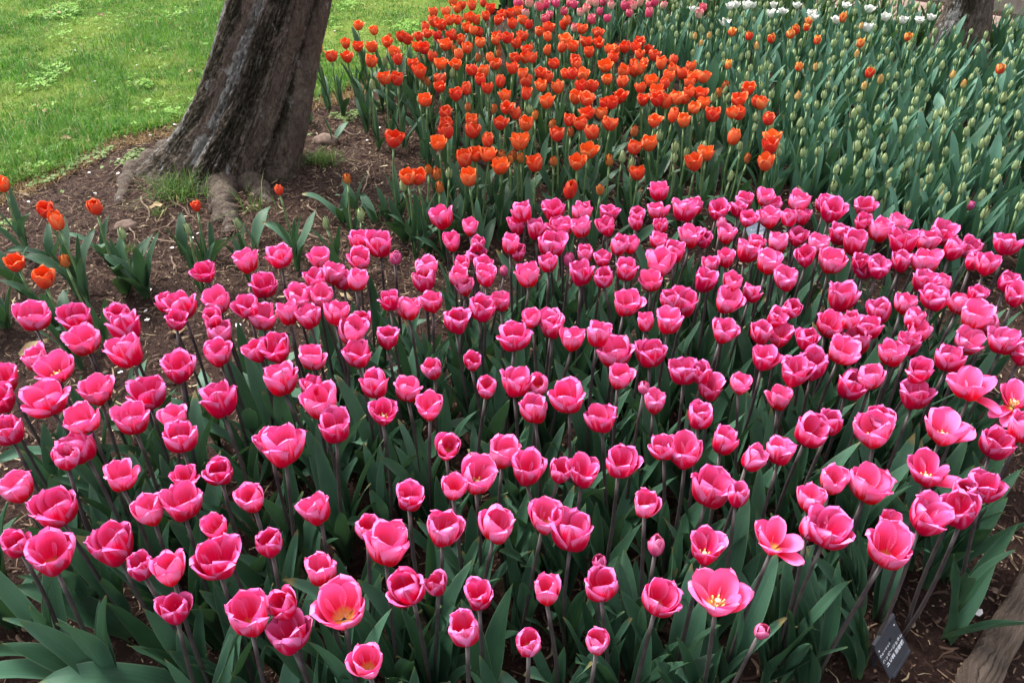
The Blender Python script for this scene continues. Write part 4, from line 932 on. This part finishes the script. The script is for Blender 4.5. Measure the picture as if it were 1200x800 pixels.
cl = 0.55 + 2.6 * np.clip(fbm(XY[:, 0] * 3.2, XY[:, 1] * 3.2, 4, 45) + 0.10, 0, 1) + 0.75 * np.exp(-((XY[:, 0] + 2.3) / 0.7) ** 2 - ((XY[:, 1] - 3.55) / 0.45) ** 2)
print('grass blades', len(XY))
tag(link('grass', blades(0, XY, 0.020, 0.055, 0.0022, 0.0050, 0.75, 'grass', M['grass'], 0.014, cl)), 'short bright green lawn grass with paler and dry patches', 'grass', None, 'stuff')
# thin dry turf where the lawn meets the soil
XY = sample(90000, -60, 470, 60, 275)
wig = 0.12 * fbm(XY[:, 0] * 5, XY[:, 1] * 5, 3, 61)
e0 = poly_in(XY[:, 0] + wig, XY[:, 1] + wig, [(x + 0.05, y - 0.16) for x, y in lawn_poly]) & ~poly_in(XY[:, 0] + wig, XY[:, 1] + wig, [(x - 0.03, y + 0.10) for x, y in lawn_poly])
XD = XY[e0]; XD = XD[:15000]
tag(link('dry_grass', blades(0, XD, 0.012, 0.035, 0.0025, 0.005, 1.0, 'dry_grass', M['dry'], 0.004)), 'thin straw coloured dead turf along the lawn edge', 'grass', None, 'stuff')
def leaflets(XY, smin, smax, name, mat, n_l=3, hmin=0.0, hmax=0.03):
    V, F = [], []
    for (x, y) in XY:
        z = float(H(x, y)) + 0.014 + rnd.uniform(hmin, hmax); a = rnd.random() * 6.28; s = rnd.uniform(smin, smax); tx, ty = rnd.gauss(0, .25), rnd.gauss(0, .25)
        for i in range(n_l):
            b = a + i * 6.283 / n_l; o = len(V)
            for (rr, ss) in ((0.05, 0), (0.55, 0.42), (0.95, 0.34), (1.0, 0), (0.95, -0.34), (0.55, -0.42)):
                dx = s * (rr * math.cos(b) - ss * math.sin(b)); dy = s * (rr * math.sin(b) + ss * math.cos(b))
                V.append((x + dx, y + dy, z + tx * dx + ty * dy + s * 0.18 * abs(ss)))
            F += [(o, o + 1, o + 2, o + 3), (o, o + 3, o + 4, o + 5)]
    return mesh(name, V, F, mat)
XC = sample(60000, -40, 480, -30, 235); XC = XC[poly_in(XC[:, 0], XC[:, 1], lawn_poly)]
kf = fbm(XC[:, 0] * 3.4, XC[:, 1] * 3.4, 5, 77); XC = XC[(kf > 0.17) & (nrg.random(len(kf)) < 0.5) | (kf > 0.04) & (nrg.random(len(kf)) < 0.05)][:5200]
tag(link('clover', leaflets(XC, 0.009, 0.017, 'clover', M['clover'], 3, 0.012, 0.045)), 'light green clover patches in the lawn', 'clover', None, 'stuff')
XWd = sample(60000, -40, 470, 120, 330); kf = fbm(XWd[:, 0] * 5, XWd[:, 1] * 5, 4, 88)
dl = poly_in(XWd[:, 0], XWd[:, 1], [(x + 0.05, y - 0.62) for x, y in lawn_poly]) & ~poly_in(XWd[:, 0], XWd[:, 1], lawn_poly)
XWd = XWd[(kf > 0.10) & dl & (nrg.random(len(kf)) < 0.5)][:4200]
tag(link('weeds', leaflets(XWd, 0.004, 0.010, 'weeds', M['weed'], 4, 0.0, 0.012)), 'sparse small weeds creeping over the soil between lawn and tree', 'weeds', None, 'stuff')
def bits(XY, lmin, lmax, wmin, wmax, name, mat):
    n = len(XY); x, y = XY[:, 0], XY[:, 1]; z = H(x, y) + 0.008 + nrg.random(n) * 0.010
    L = lmin + (lmax - lmin) * nrg.random(n) ** 2.6; w = nrg.uniform(wmin, wmax, n); a = nrg.uniform(0, 6.283, n); t = nrg.normal(0, 0.28, n); rl = nrg.normal(0, 0.5, n); bend = nrg.normal(0, 0.25, n)
    ca, sa = np.cos(a), np.sin(a); V = np.empty((n, 6, 3), np.float32)
    for j, (s, k) in enumerate(((-.5, 1), (-.5, -1), (0, -1.1), (0, 1.1), (.5, -.6), (.5, .6))):
        u = L * s; q = w * k / 2; bb = bend * L * s * s * 2
        V[:, j, 0] = x + ca * u - sa * (q + bb); V[:, j, 1] = y + sa * u + ca * (q + bb); V[:, j, 2] = z + t * u + rl * q
    b = (np.arange(n) * 6)[:, None]
    q = np.concatenate([b + np.array([[0, 1, 2, 3]]), b + np.array([[3, 2, 4, 5]])])
    return mesh(name, V.reshape(-1, 3), q, mat)
XA = sample(95000, -60, 1260, 120, 860); XA = XA[~poly_in(XA[:, 0], XA[:, 1], lawn_poly)]
pxy = np.array([proj((p[0], p[1], 0)) for p in XA]); ok = (pxy[:, 0] > -60) & (pxy[:, 0] < 1260) & (pxy[:, 1] < 880)
tag(link('mulch', bits(XA[ok], 0.004, 0.045, 0.0015, 0.0055, 'mulch', M['mulch'])), 'bark chips and straw bits strewn over the soil of the beds', 'mulch', None, 'stuff')
XT = sample(15000, 60, 520, 120, 340); XT = XT[~poly_in(XT[:, 0], XT[:, 1] - 0.1, lawn_poly)]
tag(link('straw_litter', bits(XT, 0.010, 0.060, 0.0012, 0.0042, 'straw_litter', M['litter'])), 'dry straw, twiglets and leaf scraps littering the earth round the tree', 'litter', None, 'stuff')
# grass tufts around the foot of the tree
for i, (x, y, n, L, wd, lab) in enumerate([(213, 232, 300, 0.15, 0.09, 'largest tuft of thin grass at the foot of the leaning tree, below its left root'), (376, 192, 240, 0.09, 0.08, 'low dense grass tuft on the soil between the leaning tree and the orange bed'),
        (300, 248, 26, 0.17, 0.04, 'few long grass blades beside the middle root of the leaning tree'), (152, 296, 40, 0.05, 0.025, 'small green weed tuft below the end of the left root'), (330, 212, 60, 0.05, 0.03, 'small grass tuft hard against the right foot of the leaning tree'), (186, 253, 50, 0.05, 0.03, 'small round weed tuft on bare soil under the largest grass tuft')]):
    b = gp(x, y); a = nrg.normal(0, wd / 2, (n, 2)) * np.array([1.2, 0.8]) + np.array([b.x, b.y])
    tag(link('grass_tuft', blades(0, a, L * 0.5, L, 0.002, 0.004, 0.75, 'grass_tuft', M['tuft'], 0.0)), lab, 'grass tuft', None)
# ------------------------------------------------------------------ small things lying about
def blossom_mesh(i):
    q = random.Random(i); V, F = [(0, 0, 0.001)], []
    for k in range(9):
        a = k * 6.283 / 9; r = 0.0075 * (1 + 0.25 * math.cos(a)) * q.uniform(0.9, 1.1); r *= 0.75 if k == 0 else 1
        V.append((r * math.cos(a), r * 0.8 * math.sin(a), 0.0032 * q.random() + 0.002))
    F = [(0, 1 + k, 1 + (k + 1) % 9) for k in range(9)]
    return mesh('blossom_petal', V, F, M['blossom'])
BL = [blossom_mesh(i) for i in range(4)]
for x, y in [(139, 204), (155, 202), (139, 187), (176, 159), (206, 147), (33, 146), (105, 165), (300, 264), (174, 282), (202, 291), (33, 237), (105, 203), (111, 227), (111, 96), (128, 119), (158, 61), (161, 77), (392, 37), (141, 437), (280, 382), (119, 753), (403, 668), (561, 662), (238, 299), (227, 279), (50, 201), (16, 33), (1147, 719), (640, 700), (232, 274), (246, 268), (176, 340), (171, 365), (172, 376), (160, 30), (65, 20), (240, 22), (218, 50), (88, 60), (20, 100), (445, 150), (430, 165), (768, 262), (919, 272), (1180, 6), (1150, 14), (1175, 20), (1060, 4), (1190, 24), (1085, 7)]:
    p = gp(x, y, 0.022); o = link('blossom_petal', rnd.choice(BL)); o.location = p; o.rotation_euler = (rnd.gauss(0, .2), rnd.gauss(0, .2), rnd.random() * 6.28)
    s = rnd.uniform(0.9, 1.4) * (1.2 if y < 150 else 1); o.scale = (s, s, s)
    pl = 'in the lawn grass' if poly_in(np.array([p.x]), np.array([p.y]), lawn_poly)[0] else ('on the strip by the footpath' if y < 30 else 'on the dark soil')
    tag(o, f'white blossom petal fallen {pl}, {where(x, y)}', 'petal', 'fallen blossom petals')
for i, l in enumerate([[(197, 232), (215, 245), (232, 262)], [(172, 278), (195, 283), (222, 290)], [(150, 262), (158, 276), (165, 290)], [(128, 205), (146, 190), (156, 183)], [(204, 260), (190, 268), (178, 272)], [(166, 232), (174, 246), (173, 262)], [(425, 225), (432, 205), (436, 190)], [(440, 190), (420, 196), (405, 188)], [(405, 225), (418, 240), (430, 250)], [(200, 300), (206, 312), (208, 320)],
                       [(345, 268), (365, 276), (390, 282)], [(360, 240), (372, 250), (380, 262)], [(290, 470), (310, 480), (322, 478)], [(20, 745), (28, 760), (38, 778)], [(1125, 790), (1135, 775), (1148, 770)], [(210, 215), (218, 232), (222, 250)], [(400, 150), (412, 158), (428, 158)], [(355, 325), (375, 335), (390, 340)]]):
    P = [gp(x, y, 0.018) for x, y in l]; path = []
    for k in range(9):
        s = k / 8 * 2; j = min(int(s), 1); p = P[j].lerp(P[j + 1], s - j); path.append(p + Vector((rnd.gauss(0, .003), rnd.gauss(0, .003), rnd.gauss(0, .002))))
    v, f = tube(path, [0.0042 - 0.0003 * k for k in range(9)], 6)
    x, y = l[1]
    tag(link('twig', mesh('twig', v, f, M['twig'])), f'thin dry brown twig lying on the soil, {where(x, y)}', 'twig', 'twigs on the soil')
def dead_leaf(i, L, W):
    v, f, uv = leaf_arrays(L, W, 82, 96 + 10 * (i % 3), G_(700 + i), 5, 9, 0.5, 0.2, 0.4, 0.006)
    return mesh('dead_leaf', v, f, M['deadleaf'], uv)
for i, (x, y, L, W, lab) in enumerate([(22, 418, 0.10, 0.035, 'pale curled dead leaf on soil under the first pink tulips'), (196, 392, 0.06, 0.022, 'shrivelled brown leaf standing on bare soil between pink tulips'), (176, 245, 0.06, 0.03, 'tan dead leaf lying among roots below the grass tuft'),
        (413, 352, 0.07, 0.018, 'yellowed narrow leaf on soil under pink tulips near the orange bed'), (60, 352, 0.08, 0.03, 'broad dry leaf on soil behind the first pink tulip'), (430, 128, 0.05, 0.03, 'reddish dead leaf by the orange tulips'), (70, 16, 0.06, 0.03, 'brown dead leaf in the grass at the far end of the lawn'), (113, 18, 0.05, 0.025, 'reddish dead leaf in the grass, nearer the tree than the other far one'), (231, 82, 0.06, 0.02, 'dark narrow dead leaf in the grass close behind the leaning trunk'), (53, 128, 0.05, 0.02, 'tan dead leaf in the lawn grass near its worn patch'), (70, 162, 0.05, 0.025, 'orange brown dead leaf in the long near grass of the lawn')]):
    p = gp(x, y, 0.05 if 'gras' in lab or 'lawn' in lab else 0.012); o = link('dead_leaf', dead_leaf(i, L, W)); o.location = p; o.rotation_euler = (rnd.gauss(0, .2), 0, rnd.random() * 6.28); tag(o, lab, 'dead leaf', 'dead leaves on the soil')
def stone_mesh(i, r):
    import bmesh
    bm = bmesh.new(); bmesh.ops.create_icosphere(bm, subdivisions=3, radius=1.0)
    for v in bm.verts:
        k = 1 + 0.5 * float(fbm(v.co.x * 1.6 + i * 7 + 30, v.co.y * 1.6 + v.co.z * 2 + 30, 3, i))
        v.co = Vector((v.co.x * r * k, v.co.y * r * 0.8 * k, v.co.z * r * 0.55 * k))
    me = bpy.data.meshes.new('stone'); bm.to_mesh(me); bm.free(); me.materials.append(M['stone'])
    me.polygons.foreach_set('use_smooth', [True] * len(me.polygons)); return me
for i, (x, y, r, lab) in enumerate([(148, 268, 0.045, 'rounded brown clod on soil below the left root of the leaning tree'), (382, 168, 0.06, 'flat pinkish stone between the leaning tree and the orange bed'), (1166, 692, 0.009, 'small pale pebble beside the timber edging'), (1158, 690, 0.008, 'smaller grey pebble beside the pale one by the timber edging'), (124, 437, 0.010, 'reddish pebble on bare soil among pink tulips')]):
    p = gp(x, y); o = link('stone', stone_mesh(i, r)); o.location = p + Vector((0, 0, r * 0.2)); tag(o, lab, 'stone')
